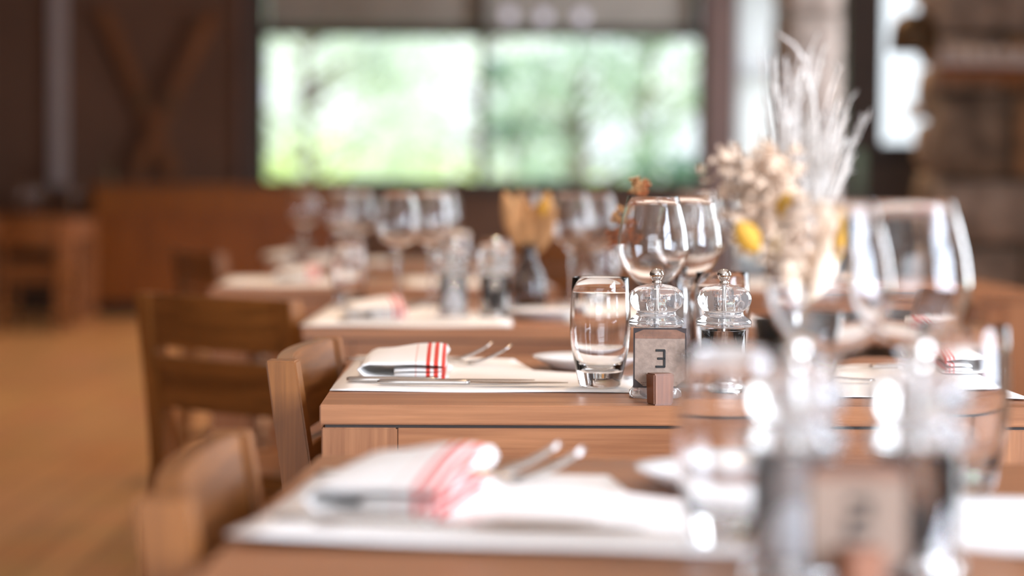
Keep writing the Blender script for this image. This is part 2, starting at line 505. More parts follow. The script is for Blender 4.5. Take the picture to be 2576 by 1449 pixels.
# brown reveal boards either side of the big window
b = MB(); b.box((W1[0] - .10, BY - .05, .96), (W1[0] - .005, BY - .001, CH)); struct(b.build('trim_1', M['frame'], bevel=.004))
b = MB(); b.box((W1[1] + .0, BY - .10, 0.0), (W1[1] + .235, BY - .001, CH)); struct(b.build('trim_2', M['reveal'], bevel=.006))
b = MB(); b.box((px(128, BY), BY - .06, .98), (px(170, BY), BY - .001, CH)); struct(b.build('trim_3', M['pipe'], bevel=.012))
b = MB(); b.box((px(603, BY), BY - .05, .98), (px(622, BY), BY - .001, CH)); struct(b.build('trim_5', M['reveal'], bevel=.008))
b = MB(); b.box((LX, BY - .02, 0), (W2[1], BY - .001, .12)); struct(b.build('baseboard_back', M['frame']))
b = MB(); b.box((LX, FY, 0), (LX + .02, BY - .02, .12)); struct(b.build('baseboard_left', M['frame']))

# stone piers
def stone_block(name, x0, x1, y0, y1, z1, rowh=(.16, .38), seed=3, pal=None, cw=(.25, .6)):
    rnd = random.Random(seed)
    b = MB()
    b.c = (0.16, 0.135, 0.11, 1)
    b.box((x0 + .03, y0 + .03, 0), (x1 - .03, y1 - .03, z1))
    pal = pal or [(0.50, 0.43, 0.38), (0.42, 0.34, 0.28), (0.58, 0.51, 0.46), (0.50, 0.32, 0.19), (0.34, 0.28, 0.23)]
    def face(u0, u1, place):
        z = 0.0
        while z < z1 - .02:
            h = min(rnd.uniform(*rowh), z1 - z); u = u0
            while u < u1 - .01:
                w = min(rnd.uniform(*cw), u1 - u)
                if u1 - u - w < .1: w = u1 - u
                c = rnd.choice(pal); k = rnd.uniform(.75, 1.2)
                b.c = (c[0]*k, c[1]*k, c[2]*k, 1)
                g = .012; n = 5; vs = []; fs = []
                for j in range(n):
                    for i in range(n):
                        uu = u + g + (w - 2*g) * i/(n-1); zz = z + g + (h - 2*g) * j/(n-1)
                        e = 0 if (i in (0, n-1) or j in (0, n-1)) else 1
                        d = .02 * e + rnd.uniform(0, .015) * e
                        if not e: uu += rnd.uniform(-.006, .006); zz += rnd.uniform(-.006, .006)
                        vs.append(place(uu, zz, d))
                for j in range(n-1):
                    for i in range(n-1):
                        fs.append((j*n+i, j*n+i+1, (j+1)*n+i+1, (j+1)*n+i))
                ring = [i for i in range(n)] + [j*n+n-1 for j in range(1, n)] + [(n-1)*n+i for i in range(n-2, -1, -1)] + [j*n for j in range(n-2, 0, -1)]
                base = [place(u + g + (w-2*g)*(i%n)/(n-1), z + g + (h-2*g)*(i//n)/(n-1), -.05) for i in ring]
                m0 = len(vs); vs += base
                for q in range(len(ring)):
                    r2 = (q+1) % len(ring)
                    fs.append((ring[q], m0+q, m0+r2, ring[r2]))
                b.add(vs, fs, True)
                u += w
            z += h
    face(x0, x1, lambda u, z, d: (u, y0 - d, z))
    face(y0, y1, lambda u, z, d: (x0 - d, u, z))
    return struct(b.build(name, M['stone'], colors=True))
stone_block('wall_stone_pier', px(2300, 9.35) + .015, WX - .001 + 1.0, 9.12, 9.37, CH, seed=5)
stone_block('wall_stone_column', px(1958, 14.0), px(2124, 14.0), 14.0, 14.35, CH, rowh=(.5, .9), cw=(.2, .5), seed=8,
            pal=[(0.40, 0.37, 0.35), (0.34, 0.31, 0.29), (0.36, 0.27, 0.20)])
b = MB(); b.box((px(2122, 12), 12.0, 0), (px(2214, 12), 12.2, CH)); struct(b.build('wall_dark_post', M['frame'], bevel=.006))

# curtain behind / over window_5
b = MB(); n = 40; x0, x1 = px(1853, BY - .2), px(1955, BY - .2); vs = []; fs = []
for j in range(2):
    for i in range(n + 1):
        vs.append((x0 + (x1 - x0) * i / n, BY - .04 + .02 * math.sin(i * 1.35) + .006 * math.sin(i * 3.1 + j), .05 + j * 2.85))
for i in range(n): fs.append((i, i + 1, n + 2 + i, n + 1 + i))
b.add(vs, fs, True)
cu = b.build('curtain', M['curtain'], fix=False)
cu.modifiers.new('thick', 'SOLIDIFY').thickness = .002
tag(cu, 'sheer white full-height curtain lit from behind beside the big window', 'curtain')

# ------------------------------------------------------------------ outside
b = MB(); vs = []; fs = []; NX, NY = 30, 24
for j in range(NY + 1):
    for i in range(NX + 1):
        x = -30 + 60 * i / NX; y = BY + .3 + 60 * j / NY
        z = -.15 + max(0, (y - 24)) * .035 * (1.0 if x < 0 else .8) + .12 * math.sin(x * .7) * math.sin(y * .5)
        if x < -.5: z += max(0, min(1, (-x - .5) / 3)) * max(0, min(1, (y - 20) / 6)) * 1.0
        vs.append((x, y, z))
for j in range(NY):
    for i in range(NX): fs.append((j*(NX+1)+i, j*(NX+1)+i+1, (j+1)*(NX+1)+i+1, (j+1)*(NX+1)+i))
b.add(vs, fs, True)
g = b.build('ground', M['lawn'], fix=False); struct(g)

def tree(loc, h, r, crown_z, n, mat, label, cat='tree', leaf=.16, seed=1, squash=1.0, clumps=26):
    rnd = random.Random(seed)
    t = empty('garden_tree' if cat == 'tree' else 'garden_shrub', loc)
    tag(t, label, cat, None)
    k = MB(); tips = []
    k.tube([(0, 0, -.3), (.05, 0, h * .3), (-.04, .05, h * .6), (0, 0, h * .92)], [.11, .09, .06, .02], 8)
    for i in range(clumps):
        a = rnd.uniform(0, 2*PI); e = rnd.uniform(-.7, 1.0)
        rr = r * rnd.uniform(.35, .95)
        p = Vector((math.cos(a) * rr * math.cos(e), math.sin(a) * rr * math.cos(e), crown_z + r * squash * math.sin(e) * .9))
        tips.append(p)
        s0 = Vector((0, 0, min(h * .85, max(.1, p.z - .5))))
        k.tube([s0, (s0 + p) / 2 + Vector((0, 0, .05)), p], [.035, .02, .008], 5)
    k.build('trunk', M['bark'], t)
    f = MB()
    for i in range(n):
        c = rnd.choice(tips); s_ = r * .17
        p = c + Vector((rnd.gauss(0, s_), rnd.gauss(0, s_), rnd.gauss(0, s_ * .75)))
        u = Vector((rnd.uniform(-1, 1), rnd.uniform(-1, 1), rnd.uniform(-1, 1))).normalized()
        w = u.cross(Vector((rnd.uniform(-1, 1), rnd.uniform(-1, 1), rnd.uniform(-1, 1)))).normalized()
        L_ = leaf * rnd.uniform(.6, 1.2)
        f.add([p - u * L_ * .6, p + w * L_ * .32, p + u * L_ * .6, p - w * L_ * .32], [(0, 1, 2, 3)])
    f.build('foliage', mat, t, fix=False)
    return t
G = [(-2.6, 27, 3.4, 1.9, 2.0, 2600, 'leaf_overexposed', 'pale broad-crowned tree behind the left pane of the big window'),
     (-.5, 33, 4.2, 1.8, 2.3, 1500, 'leaf_overexposed', 'pale hazy tree near the middle mullion, beyond the lawn'),
     (-4.3, 33, 4.0, 2.2, 2.6, 2000, 'leaf_overexposed', 'pale distant tree at the left edge of the big window'),
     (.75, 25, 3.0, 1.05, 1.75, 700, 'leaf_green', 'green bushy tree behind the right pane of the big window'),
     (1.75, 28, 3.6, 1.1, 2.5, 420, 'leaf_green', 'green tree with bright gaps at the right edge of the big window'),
     (3.3, 34, 5.0, 1.5, 3.2, 500, 'leaf_overexposed', 'pale tree furthest right in the garden outside')]
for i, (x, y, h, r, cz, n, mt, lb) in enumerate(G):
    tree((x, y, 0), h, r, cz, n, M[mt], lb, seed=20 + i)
S = [(.15, 22, 1.0, .6, .75, 500, 'leaf_green', 'low green shrub outside, just right of the middle mullion'),
     (1.55, 21.5, .9, .6, .75, 420, 'leaf_dark', 'dark green shrub at the foot of the window, in its right pane'),
     (.1, 29, 2.0, .7, 2.1, 700, 'leaf_dark', 'slim dark conifer seen right behind the middle mullion')]
for i, (x, y, h, r, cz, n, mt, lb) in enumerate(S):
    tree((x, y, 0), h, r, cz, n, M[mt], lb, 'shrub', leaf=.12, seed=50 + i, clumps=16)

# ------------------------------------------------------------------ furniture builders
TW, TD = .84, .73
def make_table(name='dining_table'):
    t = empty(name)
    b = MB(); b.box((-TW/2, -TD/2, TZ - .0225), (TW/2, TD/2, TZ)); b.build('table_top', M['table_x'], t, bevel=.0015)
    b = MB(); b.box((-TW/2 + .006, -TD/2 + .006, TZ - .0265), (TW/2 - .006, TD/2 - .006, TZ - .0223)); b.build('shadow_gap', M['frame'], t)  # recessed core coloured dark, shade of the gap painted in
    lw = .086
    for sx in (-1, 1):
        for sy in (-1, 1):
            b = MB(); cx = sx * (TW/2 - .002 - lw/2); cy = sy * (TD/2 - .002 - lw/2)
            b.box((cx - lw/2, cy - lw/2, 0), (cx + lw/2, cy + lw/2, TZ - .0262)); b.build('leg', M['table_z'], t, bevel=.0015)
    e = TW/2 - .002 - lw - .0005
    for sy in (-1, 1):
        b = MB(); y = sy * (TD/2 - .005); b.box((-e, min(y, y - sy*.022), TZ - .125), (e, max(y, y - sy*.022), TZ - .0262)); b.build('apron', M['table_x'], t, bevel=.001)
    e2 = TD/2 - .002 - lw - .0005
    for sx in (-1, 1):
        b = MB(); x = sx * (TW/2 - .005); b.box((min(x, x - sx*.022), -e2, TZ - .125), (max(x, x - sx*.022), e2, TZ - .0262)); b.build('apron', M['table_x'], t, bevel=.001)
    return t

def make_chair():
    """faces +y; back at -y; origin under the seat centre"""
    t = empty('dining_chair')
    W = .215
    def by(z):       # back line of the posts
        if z < .45: return -.225 - .045 * ((.45 - z) / .45) ** 1.3
        return -.225 - .040 * ((z - .45) / .34) ** 1.2
    for sx in (-1, 1):
        secs = []
        for i in range(15):
            z = .785 * i / 14
            w = .019 if z > .4 else .019 - .003 * (1 - z / .4)
            d0 = by(z); th = .042 - .006 * abs(z - .45) / .4
            cx = sx * (W - .019)
            secs.append([Vector((cx - w, d0, z)), Vector((cx + w, d0, z)), Vector((cx + w, d0 + th, z)), Vector((cx - w, d0 + th, z))])
        b = MB(); b.loft(secs, smooth=False); b.build('leg', M['chair'], t, bevel=.002)
    def plank(z0, z1, nm):
        b = MB(); secs = []; n = 16; xe = W - .0382
        for i in range(n + 1):
            x = -xe + 2 * xe * i / n
            sag = -.016 * (1 - (x / xe) ** 2)
            ring = []
            for (z, f) in ((z0, 0), (z1, 0), (z1, 1), (z0, 1)):
                ring.append(Vector((x, by(z) + .008 + sag + f * .022, z)))
            secs.append(ring)
        b.loft(secs, smooth=False); return b.build(nm, M['chair_x'], t, bevel=.002)
    plank(.682, .785, 'backrest'); plank(.560, .662, 'backrest')
    for sx in (-1, 1):
        b = MB(); secs = []
        for z, w in ((0, .016), (.41, .0195)):
            cx, cy = sx * (W - .020), .195
            secs.append([Vector((cx-w, cy-w, z)), Vector((cx+w, cy-w, z)), Vector((cx+w, cy+w, z)), Vector((cx-w, cy+w, z))])
        b.loft(secs, smooth=False); b.build('leg', M['chair'], t, bevel=.002)
    # seat with a shallow scoop
    b = MB(); n = 10; top = []; vs = []; fs = []
    for j in range(n + 1):
        for i in range(n + 1):
            u, v = i / n * 2 - 1, j / n * 2 - 1
            vs.append((u * W, -.180 + (v + 1) / 2 * .405, .440 - .010 * max(0, (1 - u * u)) * max(0, (1 - v * v))))
    m0 = len(vs)
    vs += [(x, y, .412) for (x, y, z) in vs]
    for j in range(n):
        for i in range(n):
            a = j*(n+1)+i
            fs.append((a, a+1, a+n+2, a+n+1)); fs.append((m0+a, m0+a+n+1, m0+a+n+2, m0+a+1))
    ring = [i for i in range(n+1)] + [j*(n+1)+n for j in range(1, n+1)] + [n*(n+1)+i for i in range(n-1, -1, -1)] + [j*(n+1) for j in range(n-1, 0, -1)]
    for q in range(len(ring)):
        a, c = ring[q], ring[(q+1) % len(ring)]
        fs.append((a, m0+a, m0+c, c))
    b.add(vs, fs, False); b.build('seat', M['chair_x'], t)
    b = MB(); b.box((-W+.04, .18, .345), (W-.04, .202, .411)); b.build('seat_rail', M['chair_x'], t, bevel=.001)
    b = MB(); b.box((-W+.04, -.215, .345), (W-.04, -.195, .411)); b.build('seat_rail', M['chair_x'], t, bevel=.001)
    for sx in (-1, 1):
        b = MB(); cx = sx * (W - .02); b.box((cx-.010, -.185, .345), (cx+.010, .176, .411)); b.build('seat_rail', M['chair'], t, bevel=.001)
        b = MB(); b.box((cx-.009, -.222, .15), (cx+.009, .178, .18)); b.build('stretcher', M['chair'], t, bevel=.001)
    return t

# glassware, base at origin
def make_tumbler():
    outer = [(0, 0.0008), (.020, 0.0), (.0245, .0006), (.0262, .003), (.0282, .014), (.0322, .032), (.0358, .050), (.0376, .068), (.0378, .080), (.0370, .098), (.0360, .116), (.0350, .1345)]
    inner = [(.0344, .1352), (.0338, .1345), (.0347, .116), (.0356, .098), (.0362, .080), (.0358, .068), (.0336, .050), (.0300, .034), (.0250, .024), (.015, .0195), (0, .0185)]
    b = MB(); b.lathe(outer + inner, 56); return b.build('water_tumbler', M['glass'])
def make_wine():
    outer = [(0, .0008), (.020, 0), (.0365, .0), (.0375, .0012), (.0365, .0026), (.022, .0040), (.010, .0065), (.0052, .012), (.0038, .024), (.0034, .060), (.0036, .095), (.0050, .108), (.0090, .1155),
             (.0180, .1215), (.0275, .1290), (.0350, .1375), (.0415, .1480), (.0455, .1590), (.0467, .1680), (.0457, .1800), (.0437, .1940), (.0405, .2080), (.0366, .2220), (.0326, .2355)]
    inner = [(.0322, .2362), (.0317, .2355), (.0357, .2220), (.0396, .2080), (.0428, .1940), (.0448, .1800), (.0458, .1680), (.0446, .1592), (.0405, .1484), (.0340, .1384), (.0265, .1302), (.0170, .1232), (.0070, .1190), (0, .1180)]
    b = MB(); b.lathe(outer + inner, 64); return b.build('wine_glass', M['glass'])
def make_mill(kind):
    t = empty(kind + '_mill')
    fl = lambda a, z: 1 + .012 * math.cos(20 * a)
    head_o = [(0, .0835), (.0262, .0835), (.0328, .0845), (.0332, .0895), (.0322, .0925), (.0280, .0948), (.0248, .0975), (.0232, .1000), (.0234, .1012), (.0230, .1022), (.0246, .1040)]
    bulb = [(.0292, .1075), (.0318, .1120), (.0328, .1165), (.0322, .1210), (.0295, .1260), (.0240, .1302), (.0160, .1330), (.0060, .1345)]
    b = MB(); b.lathe(head_o + bulb + [(0, .1347)], 60, flute=lambda a, z: 1 + (.012 * math.cos(20 * a) if z > .104 else 0))
    hd = b.build('head', M['acrylic'], t)
    b = MB()   # hollow inside the head
    prof = [(0, .0905), (.017, .0905), (.019, .094), (.0165, .0985), (.0150, .104), (.0120, .107), (0, .108)]
    b.lathe(list(reversed(prof)), 32)
    b.build('head_hollow', M['acrylic'], t, fix=False)
    b = MB()   # body wall: an open clear tube with a flared foot
    body = [(.0215, .0125), (.0215, .0800), (.0262, .0800), (.0262, .0150), (.0285, .0110), (.0312, .0085), (.0315, .0020), (.0305, .0005), (.0215, .0005), (.0215, .0125)]
    b.lathe(body, 48); b.build('body', M['glass' if kind == 'pepper' else 'acrylic'], t)
    b = MB(); b.lathe([(0, .002), (.019, .002), (.019, .012), (.010, .015), (0, .015)], 24); b.build('grinder', M['steel'], t)
    b = MB(); b.tube([(0, 0, .015), (0, 0, .137)], .0024, 10); b.build('shaft', M['steel'], t)
    b = MB(); b.lathe([(0, .1345), (.0052, .1345), (.0056, .1370), (.0040, .1382), (.0060, .1396), (.0080, .1432), (.0084, .1455), (.0079, .1482), (.0058, .1512), (.0030, .1525), (0, .1528)], 28)
    b.build('knob', M['chrome'], t)
    if kind == 'pepper':
        b = MB(); rnd = random.Random(4)
        for i in range(620):
            a = rnd.uniform(0, 2*PI); r_ = .0185 * math.sqrt(rnd.random()); z = .018 + .056 * rnd.random() + (.004 * rnd.random() if r_ < .012 else 0)
            if r_ < .005: r_ = .006
            b.ball((r_*math.cos(a), r_*math.sin(a), z), .0023, 6, 4, jit=.0002)
        o = b.build('peppercorns', M['pepper'], t); o['kind'] = 'stuff'
    else:
        b = MB(); b.lathe([(0, .016), (.0200, .016), (.0205, .030), (.0205, .068), (.016, .074), (.006, .078), (0, .0785)], 28)
        o = b.build('salt', M['salt'], t); o['kind'] = 'stuff'
    return t

def numeral_boxes(b, ch, cx, cz, w, h, s, y0, y1, M_=None):
    def H(z): b.box((cx - w/2, y0, z - s/2), (cx + w/2, y1, z + s/2), M_)
    def V(x, za, zb): b.box((x - s/2, y0, za), (x + s/2, y1, zb), M_)
    zt, zm, zb = cz + h/2 - s/2, cz, cz - h/2 + s/2
    if ch == '3':
        b.box((cx - w/2, y0, zt - s/2), (cx + w/2, y1, zt + s/2), M_)
        b.box((cx - w/2 + w*.18, y0, zm - s/2), (cx + w/2, y1, zm + s/2), M_)
        b.box((cx - w/2, y0, zb - s/2), (cx + w/2, y1, zb + s/2), M_)
        V(cx + w/2 - s*.30, zb - s*.2, zt + s*.2)
    else:
        H(zt); H(zm); H(zb); V(cx + w/2 - s/2, zm, zt); V(cx - w/2 + s/2, zb, zm)

def make_card(ch):
    t = empty('table_number_stand')
    T = Matrix.Rotation(R(-4), 4, 'X')
    T.translation = Vector((0, .006, 0))
    w, z0, z1 = .0305, .0185, .0870
    b = MB(); vs = []; fs = []; n = 8
    b.box((-w, -.0006, z0), (w, .0008, z1), T); b.build('card', M['cardedge'], t)
    b = MB(); e = .0018; c = .010
    pts = [(-w+e, z0+c), (-w+e+c, z0+e), (w-e-c, z0+e), (w-e, z0+c), (w-e, z1-c*.6), (w-e-c, z1-e), (-w+e+c, z1-e), (-w+e, z1-c*.6)]
    b.add([T @ Vector((x, -.0010, z)) for x, z in pts] + [T @ Vector((x, -.0004, z)) for x, z in pts],
          [tuple(range(8)), tuple(reversed(range(8, 16)))] + [(i, (i+1)%8, 8+(i+1)%8, 8+i) for i in range(8)])
    fc = b.build('card_face', M['cardface'], t)
    b = MB(); pts = [(-w+e, z1-.012), (w-e, z1-.012), (w-e, z1-c*.6), (w-e-c, z1-e), (-w+e+c, z1-e), (-w+e, z1-c*.6)]
    b.add([T @ Vector((x, -.0014, z)) for x, z in pts] + [T @ Vector((x, -.0009, z)) for x, z in pts],
          [tuple(range(6)), tuple(reversed(range(6, 12)))] + [(i, (i+1)%6, 6+(i+1)%6, 6+i) for i in range(6)])
    b.build('header_band', M['cardband'], t)
    b = MB()
    if ch: numeral_boxes(b, ch, .0005, .0520, .0110 if ch == '3' else .0150, .0215 if ch == '3' else .0250, .0028 if ch == '3' else .0042, -.0016, -.0009, T); b.build('numeral', M['ink'], t, bevel=.0003, seg=1)
    b = MB(); rnd = random.Random(2)
    for z, n_, s_, xr in ((z1 - .0055, 11, .00035, .012), (z1 - .0085, 16, .0003, .019), (z0 + .0062, 22, .0005, .021), (z0 + .0036, 24, .0004, .020)):
        for i in range(n_):
            x = -xr + 2*xr*i/(n_-1)
            if rnd.random() < .25: continue
            hh = s_ * rnd.uniform(1.2, 2.6)
            b.box((x - .0004, -.0016, z - hh), (x + .0004*rnd.uniform(.5, 2), -.0008, z + hh*rnd.uniform(.2, 1)), T)
    b.build('small_print', M['inkfaint'], t)
    # slotted wooden block that grips the card
    b = MB(); Rz = Matrix.Rotation(R(24), 4, 'Z')
    secs = []
    for z, s_ in ((0, .0120), (.036, .0128)):
        secs.append([Rz @ Vector((x, y, z)) for x, y in ((-s_, -s_*.85), (s_, -s_*.85), (s_, s_*.85), (-s_, s_*.85))])
    b.loft(secs, smooth=False); b.build('block', M['block'], t, bevel=.0015)
    return t

def make_plate():
    b = MB()
    b.lathe([(0, .002), (.045, .002), (.048, 0), (.050, .002), (.062, .008), (.0745, .0150), (.0755, .0160), (.0745, .0168), (.062, .0112), (.050, .0062), (.046, .0045), (0, .0045)], 56)
    return b.build('side_plate', M['china'])

def make_knife():
    """lies along +x, handle at origin end"""
    t = empty('table_knife')
    b = MB(); secs = []
    for x, w, h in ((0, .0035, .0020), (.004, .0062, .0034), (.03, .0068, .0038), (.07, .0056, .0034), (.098, .0045, .0032), (.108, .0058, .0036), (.114, .0040, .0026)):
        secs.append([Vector((x, w*math.cos(a), .0040 + h*math.sin(a))) for a in [2*PI*k/12 for k in range(12)]])
    b.loft(secs); b.build('handle', M['steel'], t)
    b = MB(); secs = []
    for x, y0, y1, th in ((.113, -.004, .004, .0022), (.13, -.0085, .0065, .0015), (.18, -.0100, .0070, .0012), (.215, -.0085, .0068, .0010), (.235, -.001, .0060, .0007)):
        secs.append([Vector((x, y0, .0042)), Vector((x, y1, .0042 - th*.6)), Vector((x, y1, .0042 + th*.6))])
    b.loft(secs, smooth=False); b.build('blade', M['steel'], t)
    return t

def make_fork():
    t = empty('table_fork')
    b = MB(); secs = []
    for x, w, z in ((0, .0040, .0040), (.01, .0068, .0042), (.05, .0056, .0062), (.10, .0034, .0090), (.132, .0030, .0065), (.142, .0060, .0045), (.150, .0105, .0036)):
        secs.append([Vector((x, w*math.cos(a), z + .0016*math.sin(a))) for a in [2*PI*k/10 for k in range(10)]])
    b.loft(secs); b.build('handle', M['steel'], t)
    b = MB()
    for k in range(4):
        y = -.0088 + .00587 * k
        pts = [(.146, y * .95, .0036), (.160, y * 1.1, .0050), (.178, y * 1.12, .0115), (.194, y * 1.08, .0200), (.206, y, .0285)]
        b.tube(pts, [.0016, .0016, .0014, .0012, .0007], 6)
    b.build('tines', M['steel'], t)
    return t

def make_napkin(seed=0, bulge=1.0):
    """folded napkin: open folds face -y, stripes near +x; lies x 0..0.11, y 0..0.19"""
    rnd = random.Random(seed)
    path = [(.112, .0028), (.085, .0022), (.050, .0020), (.020, .0024), (.007, .0040), (.001, .0078), (-.002, .0125), (.004, .0172), (.012, .0190), (.040, .0194), (.070, .0196), (.095, .0194), (.104, .0182), (.1075, .0155), (.104, .0128), (.095, .0118), (.07, .0114), (.045, .0106), (.0435, .0106)]
    path2 = [(.0435, .0056), (.060, .0060), (.085, .0062), (.105, .0060)]
    t = empty('folded_napkin')
    def ribbon(path, th, name, parent, y0=0.0):
        b = MB(); secs = []; NV = 16
        for j in range(NV + 1):
            v = j / NV; y = y0 + v * .185
            k = 1 + (.85 * bulge) * math.sin(min(1, v * 1.15) * PI / 2) * (1 - .35 * max(0, v - .75) / .25)
            top, bot = [], []
            for i, (x, z) in enumerate(path):
                a = path[max(0, i-1)]; c = path[min(len(path)-1, i+1)]
                d = Vector((c[0]-a[0], (c[1]-a[1]))).normalized(); nn = Vector((-d[1], d[0]))
                xx = x + (v * .004) + .0012 * math.sin(v * 9 + x * 60); zz = .0015 + (z - .0015) * (1 + (k - 1) * min(1, z / .017) * (.45 + .75 * max(0, min(1, x / .10))))
                zz += .0006 * math.sin(x * 120 + v * 7) * (z > .01)
                top.append(Vector((xx + nn[0]*th/2, y, zz + nn[1]*th/2))); bot.append(Vector((xx - nn[0]*th/2, y, zz - nn[1]*th/2)))
            secs.append(top + list(reversed(bot)))
        b.loft(secs, smooth=True)
        return b.build(name, M['napkin'], parent)
    ribbon(path, .0024, 'outer_fold', t)
    ribbon(path2, .0030, 'inner_fold', t, .0006)
    return t

def make_mat(poly, curl=None, th=.0007):
    """polygon outline in table-local metres, triangulated into a fine sheet with slight waviness"""
    bm = bmesh.new()
    vs = [bm.verts.new((x, y, 0)) for x, y in poly]
    f = bm.faces.new(vs)
    for it in range(5):
        xs = [v.co.x for v in bm.verts]
    x0, x1 = min(p[0] for p in poly), max(p[0] for p in poly); y0, y1 = min(p[1] for p in poly), max(p[1] for p in poly)
    for k in range(1, 14):
        bmesh.ops.bisect_plane(bm, geom=bm.verts[:] + bm.edges[:] + bm.faces[:], plane_co=(x0 + (x1-x0)*k/14, 0, 0), plane_no=(1, 0, 0))
    for k in range(1, 14):
        bmesh.ops.bisect_plane(bm, geom=bm.verts[:] + bm.edges[:] + bm.faces[:], plane_co=(0, y0 + (y1-y0)*k/14, 0), plane_no=(0, 1, 0))
    for v in bm.verts:
        x, y = v.co.x, v.co.y
        v.co.z = .0017 + .0006 * math.sin(x * 23 + y * 9) + .0004 * math.sin(y * 41)
        if curl: v.co.z += curl(x, y)
    me = bpy.data.meshes.new('place_mat'); 
    bmesh.ops.recalc_face_normals(bm, faces=bm.faces)
    for p in bm.faces: p.smooth = True
    bm.to_mesh(me); bm.free()
    o = link('place_mat', me, M['paper'])
    md = o.modifiers.new('thick', 'SOLIDIFY'); md.thickness = th; md.offset = 1
    return o

# ------------------------------------------------------------------ the tables
class Tbl:
    def __init__(s, name, c, rot):
        s.name, s.c, s.rot = name, c, R(rot)
    def at(s, u, v, z=TZ):
        cr, sr = math.cos(s.rot), math.sin(s.rot)
        return (s.c[0] + u*cr - v*sr, s.c[1] + u*sr + v*cr, z)
T2 = Tbl('the nearest table', (.228, 1.5815), -2.3)
T3 = Tbl('the sharp middle table', (.195, 2.796), 1.2)
T4 = Tbl('the table behind the sharp one', (.045, 4.225), 0.8)
T5 = Tbl('the blurred table with the white mat', (-.33, 5.52), 4.0)
T6 = Tbl('the farther table left of centre', (-.35, 7.0), 2.0)
T8 = Tbl('the blurred table on the right', (.86, 5.55), 0.0)
T7 = Tbl('the distant table at the far left', (-3.46, 15.3), 0.0)

proto = make_table()
tlabels = {
    T2: 'nearest wooden table, blurred, with white paper mats and card 2',
    T3: 'light wooden table in sharp focus carrying card 3',
    T4: 'wooden table just behind the one with card 3, with a dark vase',
    T5: 'blurred wooden table with a pale mat showing above the chair with a slotted back',
    T6: 'blurred wooden table in front of the sideboard, behind the mat-covered one',
    T8: 'blurred wooden table on the right, seen between the sharp glasses and the dried bouquet',
    T7: 'small distant wooden table at the far left by the sideboard'}
for i, t in enumerate((T2, T3, T4, T5, T6, T8, T7)):
    o = proto if i == 0 else copy_tree(proto)
    o.location = (t.c[0], t.c[1], 0); o.rotation_euler = (0, 0, t.rot)
    if t is T4: o.scale = (1, 1.23, 1)
    tag(o, tlabels[t], 'table', 'square dining tables in the room')

# chairs: (x, y, facing angle: 0 faces +y, -90 faces +x)
def place_chairs():
    ch = make_chair()
    L_ = [(.005, 1.66, -89, 'nearest blurred chair, its curved back at the bottom left of the near table'),
          (-.024, 2.800, -93, 'sharp wooden chair pushed in at the left of the table with card 3'),
          (-.412, 4.296, -39, 'dark chair seen from behind with a slot across its back'),
          (-.79, 6.98, -62, 'blurred chair whose top rail shows above the pale mat'),
          (.62, 4.20, 92, 'orange-brown chair at the right side of the table behind card 3'),
          (.12, 6.95, 88, 'blurred chair at the right side of the table near the sideboard'),
          (.15, 8.9, 0, 'distant chair standing alone below the big window'),
          (-3.24, 14.62, 0, 'distant pale chair in front of the small table at far left'),
          (-4.12, 15.3, -90, 'distant chair at the left end of the small far table')]
    for i, (x, y, a, lb) in enumerate(L_):
        o = ch if i == 0 else copy_tree(ch)
        o.location = (x, y, 0); o.rotation_euler = (0, 0, R(a))
        tag(o, lb, 'chair', 'wooden dining chairs')
place_chairs()

tum = make_tumbler(); win = make_wine(); sm = make_mill('salt'); pm = make_mill('pepper')
pl = make_plate(); kn = make_knife(); fk = make_fork(); nap = make_napkin(1)
used = set()
def put(src, loc, rz, label, cat, group, scale=None):
    if src.name not in used and src not in placed:
        o = src; placed.add(src)
    else:
        o = copy_tree(src)
    o.location = loc; o.rotation_euler = (0, 0, rz)
    if scale: o.scale = scale
    for ch in [o]:
        tag(ch, label, cat, group)
    return o
placed = set()

mat_T3 = [(-.412, -.206), (-.04, -.212), (-.03, .03), (-.155, .10), (-.190, .268), (-.412, .280)]
def mat_poly_w(t, pts):
    out = []
    for X, Y in pts:
        dx, dy = X - t.c[0], Y - t.c[1]; c, s_ = math.cos(t.rot), math.sin(t.rot)
        out.append((dx*c + dy*s_, -dx*s_ + dy*c))
    return out
mp3 = mat_poly_w(T3, [(-.219, 2.578), (.158, 2.578), (.165, 2.80), (.030, 2.885), (.003, 3.06), (-.222, 3.085)])
mp2 = mat_poly_w(T2, [(-.194, 1.455), (.19, 1.430), (.195, 1.64), (.095, 1.725), (.083, 1.83), (-.163, 1.862)])
mo = make_mat(mp3, lambda x, y: .0035 * max(0, (-x - .36) / .06) ** 2 * 0 + .002 * max(0, (y - .2) / .08)); mo.location = T3.at(0, 0); mo.rotation_euler = (0, 0, T3.rot)
tag(mo, 'off-white paper mat under the sharp folded napkin, left side of card 3', 'place mat', 'paper place mats')
mo = make_mat(mp3, lambda x, y: .002 * max(0, (y - .2) / .08)); mo.location = T3.at(0, 0); mo.rotation_euler = (0, 0, T3.rot + PI)
tag(mo, 'paper mat at the right place of the table with card 3, seen between the mills', 'place mat', 'paper place mats')
mo = make_mat(mp2, lambda x, y: .004 * max(0, (-y + .02) / .1) * max(0, (-x - .1) / .3)); mo.location = T2.at(0, 0); mo.rotation_euler = (0, 0, T2.rot)
tag(mo, 'large white blurred paper mat on the left of the nearest table', 'place mat', 'paper place mats')
mo = make_mat(mp2, lambda x, y: .009 * max(0, (y - .1) / .12)); mo.location = T2.at(0, -.01); mo.rotation_euler = (0, 0, T2.rot + PI)
tag(mo, 'white paper mat cut off by the picture edge, right of the nearest table', 'place mat', 'paper place mats')
mp4 = [(-.425, -.375), (-.05, -.365), (-.05, .02), (-.16, .09), (-.17, .26), (-.415, .26)]
